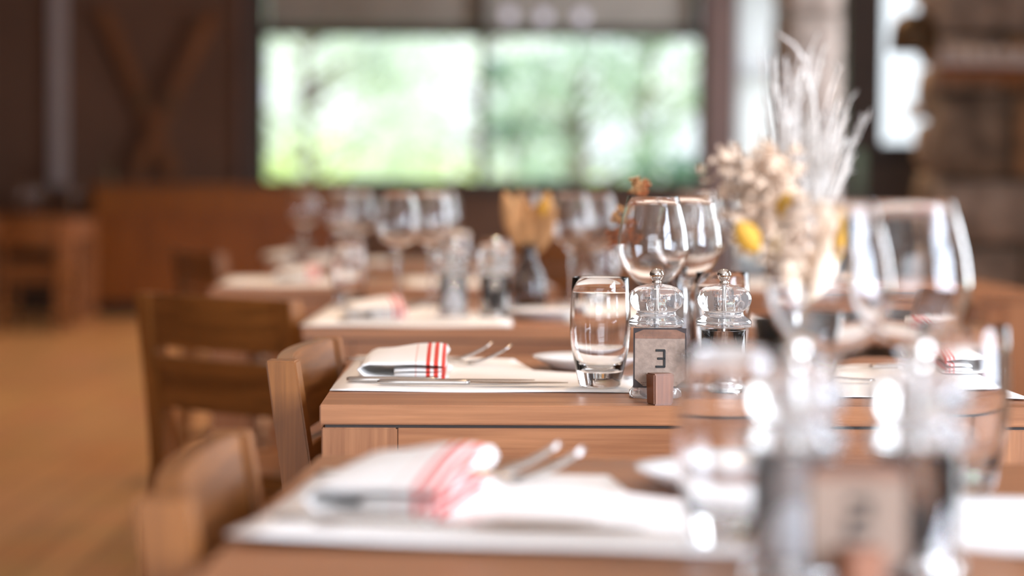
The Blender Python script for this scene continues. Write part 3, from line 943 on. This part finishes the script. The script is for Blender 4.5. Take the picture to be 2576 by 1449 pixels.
for t, rr, lb in ((T4, 0, 'paper mat with an overhanging corner on the table behind the sharp one'),
                  (T4, PI, 'paper mat on the right of the table behind card 3, mostly hidden by glasses'),
                  (T5, 0, 'pale paper mat showing above the slotted chair back'),
                  (T5, PI, 'paper mat on the right half of the blurred table behind the dark vase'),
                  (T6, 0, 'paper mat under the yellowish napkin on the table near the sideboard'),
                  (T8, 0, 'paper mat at the left of the right-hand background table')):
    mo = make_mat(mp4 if t is T4 and rr == 0 else [(x, y + .12) for x, y in mp4] if False else [(-.41, -.25), (-.05, -.25), (-.05, .25), (-.41, .25)], None)
    mo.location = t.at(0, -.08 if t is T4 else 0); mo.rotation_euler = (0, 0, t.rot + rr)
    tag(mo, lb, 'place mat', 'paper place mats')

def w(X, Y): return (X, Y, TZ)
MATZ = TZ + .0028
def wm(X, Y): return (X, Y, MATZ)
GT, GW, GM, GN, GK, GF, GP = ('water tumblers on the tables', 'stemmed wine glasses on the tables', 'clear salt and pepper mills', 'folded striped napkins',
                              'table knives beside the napkins', 'table forks behind the napkins', 'white side plates')
# tumblers
for (X, Y, lb) in ((px(1511, 2.636), 2.636, 'sharp clear tumbler standing left of card 3'),
                   (px(1817, 2.865), 2.865, 'clear tumbler half hidden behind the pepper mill in focus'),
                   (px(1842, 1.475), 1.475, 'large blurred tumbler at the left of the nearest table'),
                   (px(2428, 1.735), 1.735, 'large blurred tumbler at the right edge, beside the striped napkin'),
                   (px(878, 4.45), 4.45, 'blurred tumbler above the left end of the table behind the sharp one'),
                   (px(1245, 4.58), 4.58, 'blurred tumbler behind the background mills'),
                   (px(1150, 5.3), 5.3, 'faint tumbler near the two left background wine glasses'),
                   (px(1510, 4.28), 4.28, 'blurred tumbler right of the dark background vase'),
                   (px(860, 6.9), 6.9, 'distant tumbler on the table near the sideboard')):
    put(tum, (X, Y, TZ + (.0028 if Y in (2.636, 1.475, 1.735) else .001)), 0, lb, 'glass', GT)
for (x, Y, lb) in ((1642, 2.775, 'sharp wine glass directly behind the salt mill'),
                   (1731, 2.97, 'second sharp wine glass, overlapping the first on its right'),
                   (2088, 1.60, 'large blurred wine glass in front of the dried bouquet'),
                   (2290, 1.675, 'large blurred wine glass against the stone pier'),
                   (1003, 4.35, 'left one of the blurred wine glasses under the window bottom'),
                   (1085, 4.48, 'blurred wine glass right of the leftmost background one, with bright highlights'),
                   (1112, 5.2, 'fainter wine glass behind the pair left of the background mills'),
                   (905, 5.6, 'faint wine glass left of the background pair, before the sideboard'),
                   (860, 5.75, 'faint wine glass furthest left under the big window'),
                   (1440, 4.45, 'blurred wine glass just right of the dark background vase'),
                   (1500, 4.58, 'blurred wine glass between the dark vase and the rust-coloured bouquet'),
                   (1325, 5.45, 'faint wine glass behind the dark background vase'),
                   (765, 6.75, 'pale blurred wine glass above the table near the sideboard'),
                   (1770, 5.4, 'faint wine glass left of the beige bouquet'),
                   (1850, 5.5, 'faint wine glass just behind the beige bouquet'),
                   (1738, 5.85, 'faint wine glass behind the two sharp ones'),
                   (58, 15.2, 'tiny distant wine glass, left one on the far left table'),
                   (92, 15.15, 'tiny distant wine glass, middle one on the far left table'),
                   (185, 15.25, 'tiny distant wine glass, right one on the far left table')):
    put(win, (px(x, Y), Y, TZ + (.0030 if x in (2088, 2290) else .0008)), 0, lb, 'glass', GW)
# mills
for (src, x, Y, a, lb) in ((sm, 1652, 2.535, 5, 'sharp clear salt mill right behind card 3'), (pm, 1822, 2.535, 20, 'sharp clear mill with dark peppercorns right of card 3'),
                    (sm, 2003, 1.36, 30, 'very blurred clear mill standing left behind card 2'), (pm, 2315, 1.365, 0, 'very blurred clear mill with dark content right behind card 2'),
                    (sm, 1140, 4.06, 0, 'blurred background mill, the left of two on the table behind'), (pm, 1246, 4.06, 0, 'blurred background mill, the right of two on the table behind')):
    put(src, (px(x, Y), Y, TZ), R(a), lb, 'mill', GM)
c3 = make_card('3'); c3.location = w(px(1663, 2.450), 2.450); c3.rotation_euler = (0, 0, R(-1)); tag(c3, 'number stand with card 3 in sharp focus at the table edge', 'number stand')
c2 = make_card('2'); c2.location = w(px(2172, 1.262), 1.262); c2.rotation_euler = (0, 0, R(-3)); tag(c2, 'large blurred number stand with card 2 at bottom right', 'number stand')
c4 = make_card(''); c4.location = w(px(758, 6.62), 6.62); tag(c4, 'small blurred number stand on the table near the sideboard', 'number stand')
# plates
for (x, Y, lb) in ((1479, 2.93, 'white side plate behind the sharp tumbler'), (1832, 1.765, 'white side plate behind the large blurred tumbler on the near table'),
                   (1372, 4.05, 'white side plate on the table behind, right of the mills'), (810, 7.2, 'pale side plate on the table near the sideboard')):
    put(pl, (px(x, Y), Y, TZ + .0012), 0, lb, 'plate', GP)
# napkins
put(nap, wm(px(902, 2.70), 2.715), R(1), 'sharp beige napkin with red stripes folded on the left mat', 'napkin', GN)
put(nap, wm(-.152, 1.580), R(-12), 'white red-striped napkin, blurred, folded on the nearest mat', 'napkin', GN, (.96, .93, 1.15))
put(nap, wm(px(2528, 2.74), 2.74), R(4), 'striped napkin at the right place of the table with card 3', 'napkin', GN, (-.80, .9, 1.15))
put(nap, w(px(880, 4.0), 3.98), R(8), 'blurred pinkish napkin on the left of the table behind the sharp one', 'napkin', GN)
put(nap, wm(px(700, 6.9), 6.80), R(20), 'yellowish blurred napkin on the table near the sideboard', 'napkin', GN)
put(nap, wm(px(690, 5.5), 5.50), R(4), 'blurred napkin on the pale mat above the slotted chair', 'napkin', GN)
# knives / forks
for (x, Y, a, lb) in ((872, 2.672, -.5, 'rear knife of the sharp pair in front of the napkin'), (950, 2.640, -1, 'front knife of the sharp pair in front of the napkin'),
                      (690, 1.545, -2, 'blurred knife with golden glint in front of the nearest napkin'), (790, 1.520, -2.5, 'second blurred knife just in front of the golden-glinting one'),
                      (850, 3.86, 0, 'blurred knife on the mat of the table behind the sharp one')):
    put(kn, wm(px(x, Y), Y), R(a), lb, 'knife', GK)
put(kn, wm(.60, 2.905), R(180), 'knife at the right picture edge on the table with card 3', 'knife', GK)
for (tx, Y, a, lb) in ((1288, 2.94, -1, 'sharp-tined fork reaching out behind the napkin beside card 3'), (1240, 2.99, 1, 'second fork lying behind the sharp napkin'),
                       (1412, 1.815, 6, 'blurred fork behind the nearest napkin, the left of two raised tines'), (1474, 1.78, 7, 'blurred fork behind the nearest napkin, the right of two raised tines'),
                       (1100, 4.25, 0, 'blurred fork on the table behind the sharp one')):
    X = px(tx, Y); put(fk, wm(X - .206 * math.cos(R(a)), Y - .206 * math.sin(R(a))), R(a), lb, 'fork', GF)
put(fk, wm(.46, 2.70), R(172), 'fork at the right place of the table with card 3', 'fork', GF)

# ------------------------------------------------------------------ vases and dried flowers
def make_vase(name, prof, mat, loc, label):
    b = MB(); b.lathe(prof, 40); o = b.build(name, mat); o.location = loc
    tag(o, label, 'vase'); return o
bottle = [(0, .001), (.030, 0), (.036, .003), (.038, .02), (.037, .05), (.030, .075), (.018, .095), (.015, .115), (.019, .130),
          (.0175, .130), (.0135, .115), (.0165, .095), (.0285, .075), (.0352, .05), (.036, .02), (.033, .008), (0, .007)]
conev = [(0, .001), (.026, 0), (.029, .003), (.030, .03), (.033, .08), (.040, .135), (.0385, .135), (.0315, .08), (.0285, .03), (.026, .012), (0, .011)]
def strand(b, p0, d, L_, r0, rnd, wob=.12, fuzz=0, n=9, fl=.01):
    pts = [Vector(p0)]; d = Vector(d).normalized()
    for i in range(n):
        d = (d + Vector((rnd.gauss(0, wob), rnd.gauss(0, wob), rnd.gauss(0, wob * .4)))).normalized()
        pts.append(pts[-1] + d * L_ / n)
    b.tube(pts, [r0 * (1 - .8 * i / n) for i in range(n + 1)], 5)
    for k in range(fuzz):
        q = rnd.uniform(.35, 1) * n; i = min(n - 1, int(q)); p = pts[i].lerp(pts[i+1], q - i)
        e = (d + Vector((rnd.uniform(-1, 1), rnd.uniform(-1, 1), rnd.uniform(-.2, .8)))).normalized()
        b.tube([p, p + e * fl * rnd.uniform(.5, 1.3)], [r0 * .35, r0 * .1], 3, cap=False)
    return pts
def cluster(b, c, r, n, size, rnd):
    for i in range(n):
        p = Vector(c) + Vector((rnd.gauss(0, r), rnd.gauss(0, r), rnd.gauss(0, r * .9)))
        for k in range(5):
            u = Vector((rnd.uniform(-1, 1), rnd.uniform(-1, 1), rnd.uniform(-.3, 1))).normalized(); v = u.orthogonal().normalized() * size * .45
            b.add([p, p + u * size * .6 + v, p + u * size * 1.1, p + u * size * .6 - v], [(0, 1, 2, 3)])
def leaf(b, p, d, L_, W_, rnd, nrm=(0, -1, 0.2), curl=.2):
    d = Vector(d).normalized(); s_ = d.cross(Vector(nrm)).normalized(); nn = s_.cross(d).normalized()
    n = 8; vs = []; fs = []
    for i in range(n + 1):
        t = i / n; ww = W_ * math.sin(PI * min(1, t * .96 + .02)) ** .7
        c = Vector(p) + d * L_ * t + nn * curl * L_ * t * t
        vs += [c - s_ * ww, c + nn * ww * .25, c + s_ * ww]
    for i in range(n):
        for k in (0, 1): a = i*3+k; fs.append((a, a+1, a+4, a+3))
    b.add(vs, fs, True)
def fin(o, th=.0008):
    md = o.modifiers.new('thick', 'SOLIDIFY'); md.thickness = th
    return o

# big bouquet on the near table
VB = Vector((px(2012, 1.87), 1.87, TZ))
make_vase('flower_vase', conev, M['glass'], VB, 'clear vase of the tall dried bouquet on the nearest table')
bq = empty('dried_bouquet', VB + Vector((0, 0, .02))); tag(bq, 'tall dried bouquet of ivory grasses, beige blossoms and ochre leaves on the nearest table', 'dried flowers')
rnd = random.Random(7)
def loc_px(x, y, Y):          # point relative to the bouquet for a direction in the photograph
    return Vector((px(x, Y), Y, CAM_Z - (y - 470) * Y / FPX)) - bq.location
b = MB()
for (x0, y0, x1, y1, k, dy) in ((2000, 560, 1985, 120, 12, 0), (2020, 560, 2035, 130, 12, .02), (1990, 540, 1958, 300, 8, .01), (2035, 540, 2075, 250, 8, -.01),
                                (2040, 560, 2120, 350, 7, .02), (2050, 540, 2100, 300, 5, 0), (2010, 560, 2000, 230, 12, .01), (2030, 560, 2020, 200, 9, -.02), (1980, 560, 1950, 240, 4, 0)):
    for q in range(k):
        p0 = loc_px(x0 + rnd.uniform(-14, 14), y0 + 60, 1.87 + dy); p1 = loc_px(x1 + rnd.gauss(0, 13), y1 + rnd.uniform(-25, 150), 1.87 + dy + rnd.uniform(-.03, .03))
        d = p1 - p0; L_ = d.length
        strand(b, p0, d + Vector((rnd.gauss(0, .01), 0, 0)), L_, .0016, rnd, wob=.055, fuzz=26, fl=.008)
# the arching top twig
def path_px(b, pts, Y, r0, r1, seg=5):
    P = [loc_px(x, y, Y) for x, y in pts]
    n = len(P); b.tube(P, [r0 + (r1 - r0) * i / (n - 1) for i in range(n)], seg)
path_px(b, [(2010, 620), (1985, 480), (1978, 360), (1995, 270), (2025, 200), (2020, 150), (1990, 110), (1950, 83)], 1.88, .0028, .0012)
path_px(b, [(2010, 620), (2040, 480), (2050, 330), (2040, 240), (2022, 190), (2030, 130), (2052, 80)], 1.87, .0026, .0008)
path_px(b, [(2010, 620), (1995, 470), (1968, 380), (1972, 290), (1995, 220), (2012, 170)], 1.86, .0026, .0014)
path_px(b, [(2030, 600), (2060, 480), (2085, 400), (2128, 345)], 1.86, .0022, .0010)
b.build('ivory_grass', M['ivory'], bq, fix=False)
b = MB()
for (x, y, r_, n) in ((1850, 425, .010, 34), (1880, 460, .012, 40), (1905, 455, .010, 34), (1935, 400, .009, 30), (1948, 440, .010, 36), (1915, 500, .016, 60), (1935, 560, .018, 70), (1965, 600, .02, 70), (1900, 540, .012, 34), (1960, 500, .012, 36)):
    cluster(b, loc_px(x, y, 1.84), r_, n, .0065, rnd)
for (x, y) in ((1850, 430), (1885, 450), (1938, 400), (1915, 480)):
    path_px(b, [(2000, 680), (1960, 600), ((x + 1960) / 2, (y + 560) / 2), (x, y)], 1.85, .0013, .0008)
fin(b.build('beige_blossom', M['beige'], bq, fix=False), .0004)
b = MB()
for (x, y, ang, L_, W_) in ((2005, 770, -.16, .085, .013), (2015, 775, .05, .09, .014), (2025, 770, .22, .085, .013), (2015, 780, .38, .085, .012), (2005, 780, -.05, .09, .014), (2020, 770, .12, .10, .016), (2030, 770, .33, .095, .013), (2000, 770, -.3, .075, .010), (2010, 765, -.10, .088, .019), (2020, 765, .10, .085, .020), (2028, 765, .26, .088, .019), (2000, 765, -.22, .08, .016)):
    leaf(b, loc_px(x, y, 1.86 + rnd.uniform(-.012, .012)), (math.sin(ang), rnd.uniform(-.1, .1), math.cos(ang)), L_, W_, rnd, curl=rnd.uniform(-.1, .1))
fin(b.build('pale_leaf', M['paleleaf'], bq, fix=False))
b = MB()
for (x, y, Y, d, L_, W_) in ((1908, 632, 1.80, (-.75, 0, 1.0), .032, .0110), (1895, 625, 1.81, (-.4, .3, .9), .022, .008), (1965, 545, 1.80, (.25, 0, 1), .022, .008), (2105, 660, 1.83, (.12, 0, 1), .040, .006)):
    b = MB(); leaf(b, loc_px(x, y, Y), d, L_, W_, rnd); fin(b.build('ochre_leaf', M['ochre'], bq, fix=False))
b = MB()
for a in range(5): strand(b, (rnd.uniform(-.01, .01), rnd.uniform(-.01, .01), .0), (rnd.uniform(-.1, .1), 0, 1), .13, .0016, rnd, .03)
b.build('stem', M['tan'], bq, fix=False)

def bouquet_at(base, label, parts, seed):
    global bq
    bq = empty('dried_bouquet', base); tag(bq, label, 'dried flowers')
    return bq
# rust bouquet on the table with card 3
VC = Vector((px(1700, 3.06), 3.06, TZ + .001))
make_vase('flower_vase', bottle, M['smoke'], VC, 'smoky vase hidden between the mills and sharp wine glasses')
bouquet_at(VC + Vector((0, 0, .03)), 'rust and brown dried sprays behind the sharp wine glasses', None, 1)
rnd = random.Random(5); Y = 3.04
b = MB()
path_px(b, [(1700, 720), (1660, 620), (1620, 540), (1605, 475)], Y, .0010, .0006)
path_px(b, [(1695, 720), (1640, 640), (1560, 590), (1520, 570), (1490, 600)], Y, .0010, .0005)
path_px(b, [(1695, 730), (1600, 650), (1540, 625), (1500, 650), (1492, 690)], Y, .0010, .0005)
path_px(b, [(1560, 590), (1530, 600), (1500, 620), (1476, 618)], Y, .0007, .0004)
path_px(b, [(1560, 560), (1530, 545), (1515, 560), (1512, 590)], Y, .0007, .0004)
for k in range(26):
    x, y = 1480 + rnd.random() * 90, 560 + rnd.random() * 120
    path_px(b, [(x, y), (x + rnd.uniform(-14, 14), y + rnd.uniform(-14, 10)), (x + rnd.uniform(-20, 20), y + rnd.uniform(-22, 10))], Y + rnd.uniform(-.02, .02), .0006, .0003, 4)
b.build('twig', M['twig'], bq, fix=False)
b = MB()
for (x, y, r_, n) in ((1600, 470, .006, 26), (1612, 485, .006, 26), (1622, 465, .004, 14), (1560, 580, .008, 30), (1545, 605, .007, 26), (1575, 560, .006, 20), (1590, 600, .006, 18)):
    cluster(b, loc_px(x, y, Y), r_, n, .0042, rnd)
fin(b.build('rust_blossom', M['rust'], bq, fix=False), .0004)
b = MB()
for (x, y) in ((1604, 458), (1596, 478), (1560, 530), (1548, 548)): cluster(b, loc_px(x, y, Y - .01), .004, 16, .0045, rnd)
fin(b.build('tan_blossom', M['tan'], bq, fix=False), .0004)
# dark vase with tan leaves on the table behind
VD = Vector((px(1330, 4.40), 4.40, TZ + .001))
make_vase('flower_vase', bottle, M['smoke'], VD, 'dark round-bodied vase holding tan leaves on the table behind')
bouquet_at(VD + Vector((0, 0, .03)), 'broad tan dried leaves standing in the dark background vase', None, 2)
rnd = random.Random(9); b = MB()
for (x, y, ang, L_, W_) in ((1310, 630, -.28, .125, .020), (1330, 640, .0, .11, .018), (1345, 630, .22, .125, .022), (1320, 630, -.12, .12, .016), (1350, 640, .35, .11, .016)):
    leaf(b, loc_px(x, y, 4.4), (math.sin(ang), rnd.uniform(-.15, .15), math.cos(ang)), L_, W_, rnd, curl=.05)
for a in (-.3, 0, .25): strand(b, (0, 0, 0), (a * .5, 0, 1), .12, .0018, rnd, .02)
fin(b.build('tan_leaf', M['tan'], bq, fix=False))
b = MB(); leaf(b, loc_px(1362, 545, 4.36), (.1, 0, 1), .045, .010, rnd); fin(b.build('ochre_leaf', M['ochre'], bq, fix=False))

# ------------------------------------------------------------------ background furniture and decoration
SBX0, SBX1, SBY = px(228, 16.2), px(845, 16.2), 16.25
t = empty('sideboard', ((SBX0 + SBX1) / 2, 16.5, 0)); tag(t, 'long orange-brown wooden sideboard with panelled doors under the crossed skis', 'sideboard')
hw = (SBX1 - SBX0) / 2
b = MB(); b.box((-hw, -.22, .10), (hw, .26, .95)); b.build('body', M['sideboard'], t, bevel=.004)
b = MB(); b.box((-hw - .02, -.27, .951), (hw + .02, .27, .99)); b.build('worktop', M['sideboard'], t, bevel=.006)
b = MB(); b.box((-hw + .04, -.17, 0), (hw - .04, .24, .099)); b.build('plinth', M['black'], t)
nd = 4; dw = 2 * hw / nd
for k in range(nd):
    x0, x1 = -hw + k * dw + .012, -hw + (k + 1) * dw - .012
    b = MB()
    b.box((x0, -.242, .13), (x0 + .07, -.2205, .80)); b.box((x1 - .07, -.242, .13), (x1, -.2205, .80))
    b.box((x0 + .07, -.242, .13), (x1 - .07, -.2205, .20)); b.box((x0 + .07, -.242, .73), (x1 - .07, -.2205, .80))
    b.box((x0 + .07, -.232, .20), (x1 - .07, -.2205, .73))
    d = b.build('door', M['sideboard_z'], t)
    kb = MB(); kb.ball((x1 - .035 if k % 2 == 0 else x0 + .035, -.256, .5), .014, 10, 8); kb.build('knob', M['bellbrown'], d)
    b = MB(); b.box((x0, -.240, .82), (x1, -.2205, .935)); dr = b.build('drawer', M['sideboard'], t, bevel=.003)
    kb = MB(); kb.ball(((x0 + x1) / 2, -.254, .878), .013, 10, 8); kb.build('knob', M['bellbrown'], dr)
# small bottle and bowl on it
b = MB(); b.lathe([(0, 0), (.035, 0), (.037, .01), (.036, .13), (.014, .17), (.013, .22), (.015, .22), (.015, .235), (0, .235)], 20)
o = b.build('bottle', M['bellbrown']); o.location = (px(215, 16.35), 16.38, .9905)
o.location.x = SBX0 + .10
tag(o, 'small olive-brown bottle at the left end of the sideboard top', 'bottle')
# crossed skis leaning on the wall
def ski(pa, pb, off, label):
    t = empty('wooden_ski', (px(400, BY), BY - .03 - off, 1.0)); tag(t, label, 'ski', 'old skis crossed on the brown wall')
    def q(x, y): return Vector((px(x, BY - .03) - t.location.x, 0, CAM_Z - (y - 470) * (BY - .03) / FPX - t.location.z))
    A, B_ = q(*pa), q(*pb); d = (B_ - A).normalized(); s_ = d.cross(Vector((0, 1, 0))); n = 20; secs = []
    L_ = (B_ - A).length
    for i in range(n + 1):
        u = i / n; c = A.lerp(B_, u); w_ = .050 + .010 * (2 * u - 1) ** 2
        if u > .93: w_ *= max(.15, 1 - ((u - .93) / .07) ** 2)
        yo = -.05 * max(0, (u - .88) / .12) ** 2 - .012 * math.sin(PI * u)
        secs.append([c - s_ * w_ + Vector((0, yo, 0)), c + s_ * w_ + Vector((0, yo, 0)), c + s_ * w_ + Vector((0, yo - .014, 0)), c - s_ * w_ + Vector((0, yo - .014, 0))])
    b = MB(); b.loft(secs, smooth=False); b.build('ski_body', M['oldwood'], t)
    c = A.lerp(B_, .45); b = MB(); b.box((c.x - .035, -.035, c.z - .06), (c.x + .035, -.028 + .004, c.z + .06), None); b.build('binding', M['bellbrown'], t)
ski((441, 452), (262, 25), .012, 'old wooden ski leaning up to the left across the other one')
ski((343, 452), (542, 35), .05, 'old wooden ski leaning up to the right, crossing the other')

# dark cabinet in front of the post on the right
t = empty('dark_cabinet', (px(2258, 10.6), 10.8, 0)); tag(t, 'black-brown upright cabinet beside the stone pier', 'cabinet')
b = MB(); b.box((-.165, -.20, .06), (.165, .20, 1.165)); b.build('body', M['black'], t, bevel=.004)
b = MB(); b.box((-.175, -.21, 1.1655), (.175, .21, 1.195)); b.build('top', M['black'], t, bevel=.004)
b = MB(); b.box((-.155, -.216, .10), (.155, -.2005, 1.13)); d = b.build('door', M['frame'], t, bevel=.002)
kb = MB(); kb.ball((.12, -.228, .65), .011, 8, 6); kb.build('knob', M['steel'], d)
b = MB(); b.box((-.15, -.18, 0), (.15, .18, .0595)); b.build('plinth', M['black'], t)

# strap of bells and big bell on the stone pier
def pier(x, y, Y=9.03): return Vector((px(x, Y), Y, CAM_Z - (y - 470) * Y / FPX))
a0 = pier(2352, 175, 9.0)
t = empty('bell_strap', a0); tag(t, 'tan leather strap with a row of small silvery bells on the stone pier', 'bells')
x1 = px(2700, 9.0) - a0.x
b = MB(); secs = []
for i in range(15):
    u = i / 14; z = -.012 * math.sin(PI * u)
    secs.append([Vector((x1*u, -.006, z-.030)), Vector((x1*u, .004, z-.030)), Vector((x1*u, .004, z+.030)), Vector((x1*u, -.006, z+.030))])
b.loft(secs, smooth=False); b.build('strap', M['leather'], t)
for i in range(9):
    u = (i + .3) / 9; c = (x1*u, -.022, .055)
    b = MB(); b.lathe([(0, .050), (.014, .048), (.025, .032), (.032, -.010), (.040, -.036), (.036, -.036), (.020, .015), (0, .038)], 16, c)
    b.build('bell', M['bellmetal'], t)
c = pier(2292, 75, 8.97)
t = empty('cowbell', c); tag(t, 'large dark brown cowbell hanging beside the upper left edge of the stone pier', 'bell')
b = MB(); b.lathe([(0, .075), (.045, .073), (.082, .050), (.098, .010), (.104, -.050), (.106, -.085), (.100, -.085), (.06, .0), (.04, .05), (0, .065)], 24); b.build('bell_body', M['bellbrown'], t)
b = MB(); b.tube([(-.02, 0, .07), (-.02, 0, .11), (0, 0, .125), (.02, 0, .11), (.02, 0, .07)], .006, 6); b.build('loop', M['bellmetal'], t)
b = MB(); b.box((-.006, -.014, .120), (.006, .014, CH - c.z - .001)); b.build('hanging_strap', M['leather'], t)
c = pier(2303, 275, 9.20); c.x = px(2300, 9.35) + .015 - .055
b = MB(); b.ball((0, 0, 0), .036, 16, 12); b.tube([(0, 0, .02), (.01, 0, .06), (.06, 0, .075)], .003, 6)
o = b.build('highlight_ball', M['china']); o.location = c; tag(o, 'small white ball added for a highlight at the edge of the stone pier', 'highlight')  # added ball that stands in for a highlight

# added globes that stand in for lamp reflections in the big window's upper light
for i, (x, y, lb) in enumerate(((1276, 42, 'left one of three globes added for lamp reflections in the big window'), (1362, 45, 'middle one of three globes added for lamp reflections in the big window'), (1457, 45, 'right one of three globes added for lamp reflections in the big window'))):
    Y = 16.1; c = Vector((px(x, Y), Y, CAM_Z - (y - 470) * Y / FPX))
    t = empty('reflection_globe', c); tag(t, lb, 'lamp', 'globes added for lamp reflections in the big window')
    b = MB(); b.ball((0, 0, 0), .050, 16, 10); b.build('globe', M['lamp'], t)
    b = MB(); b.lathe([(0, .040), (.022, .040), (.022, .062), (0, .062)], 14); b.tube([(0, 0, .06), (0, 0, CH - c.z)], .004, 6); b.build('fitting', M['frame'], t)
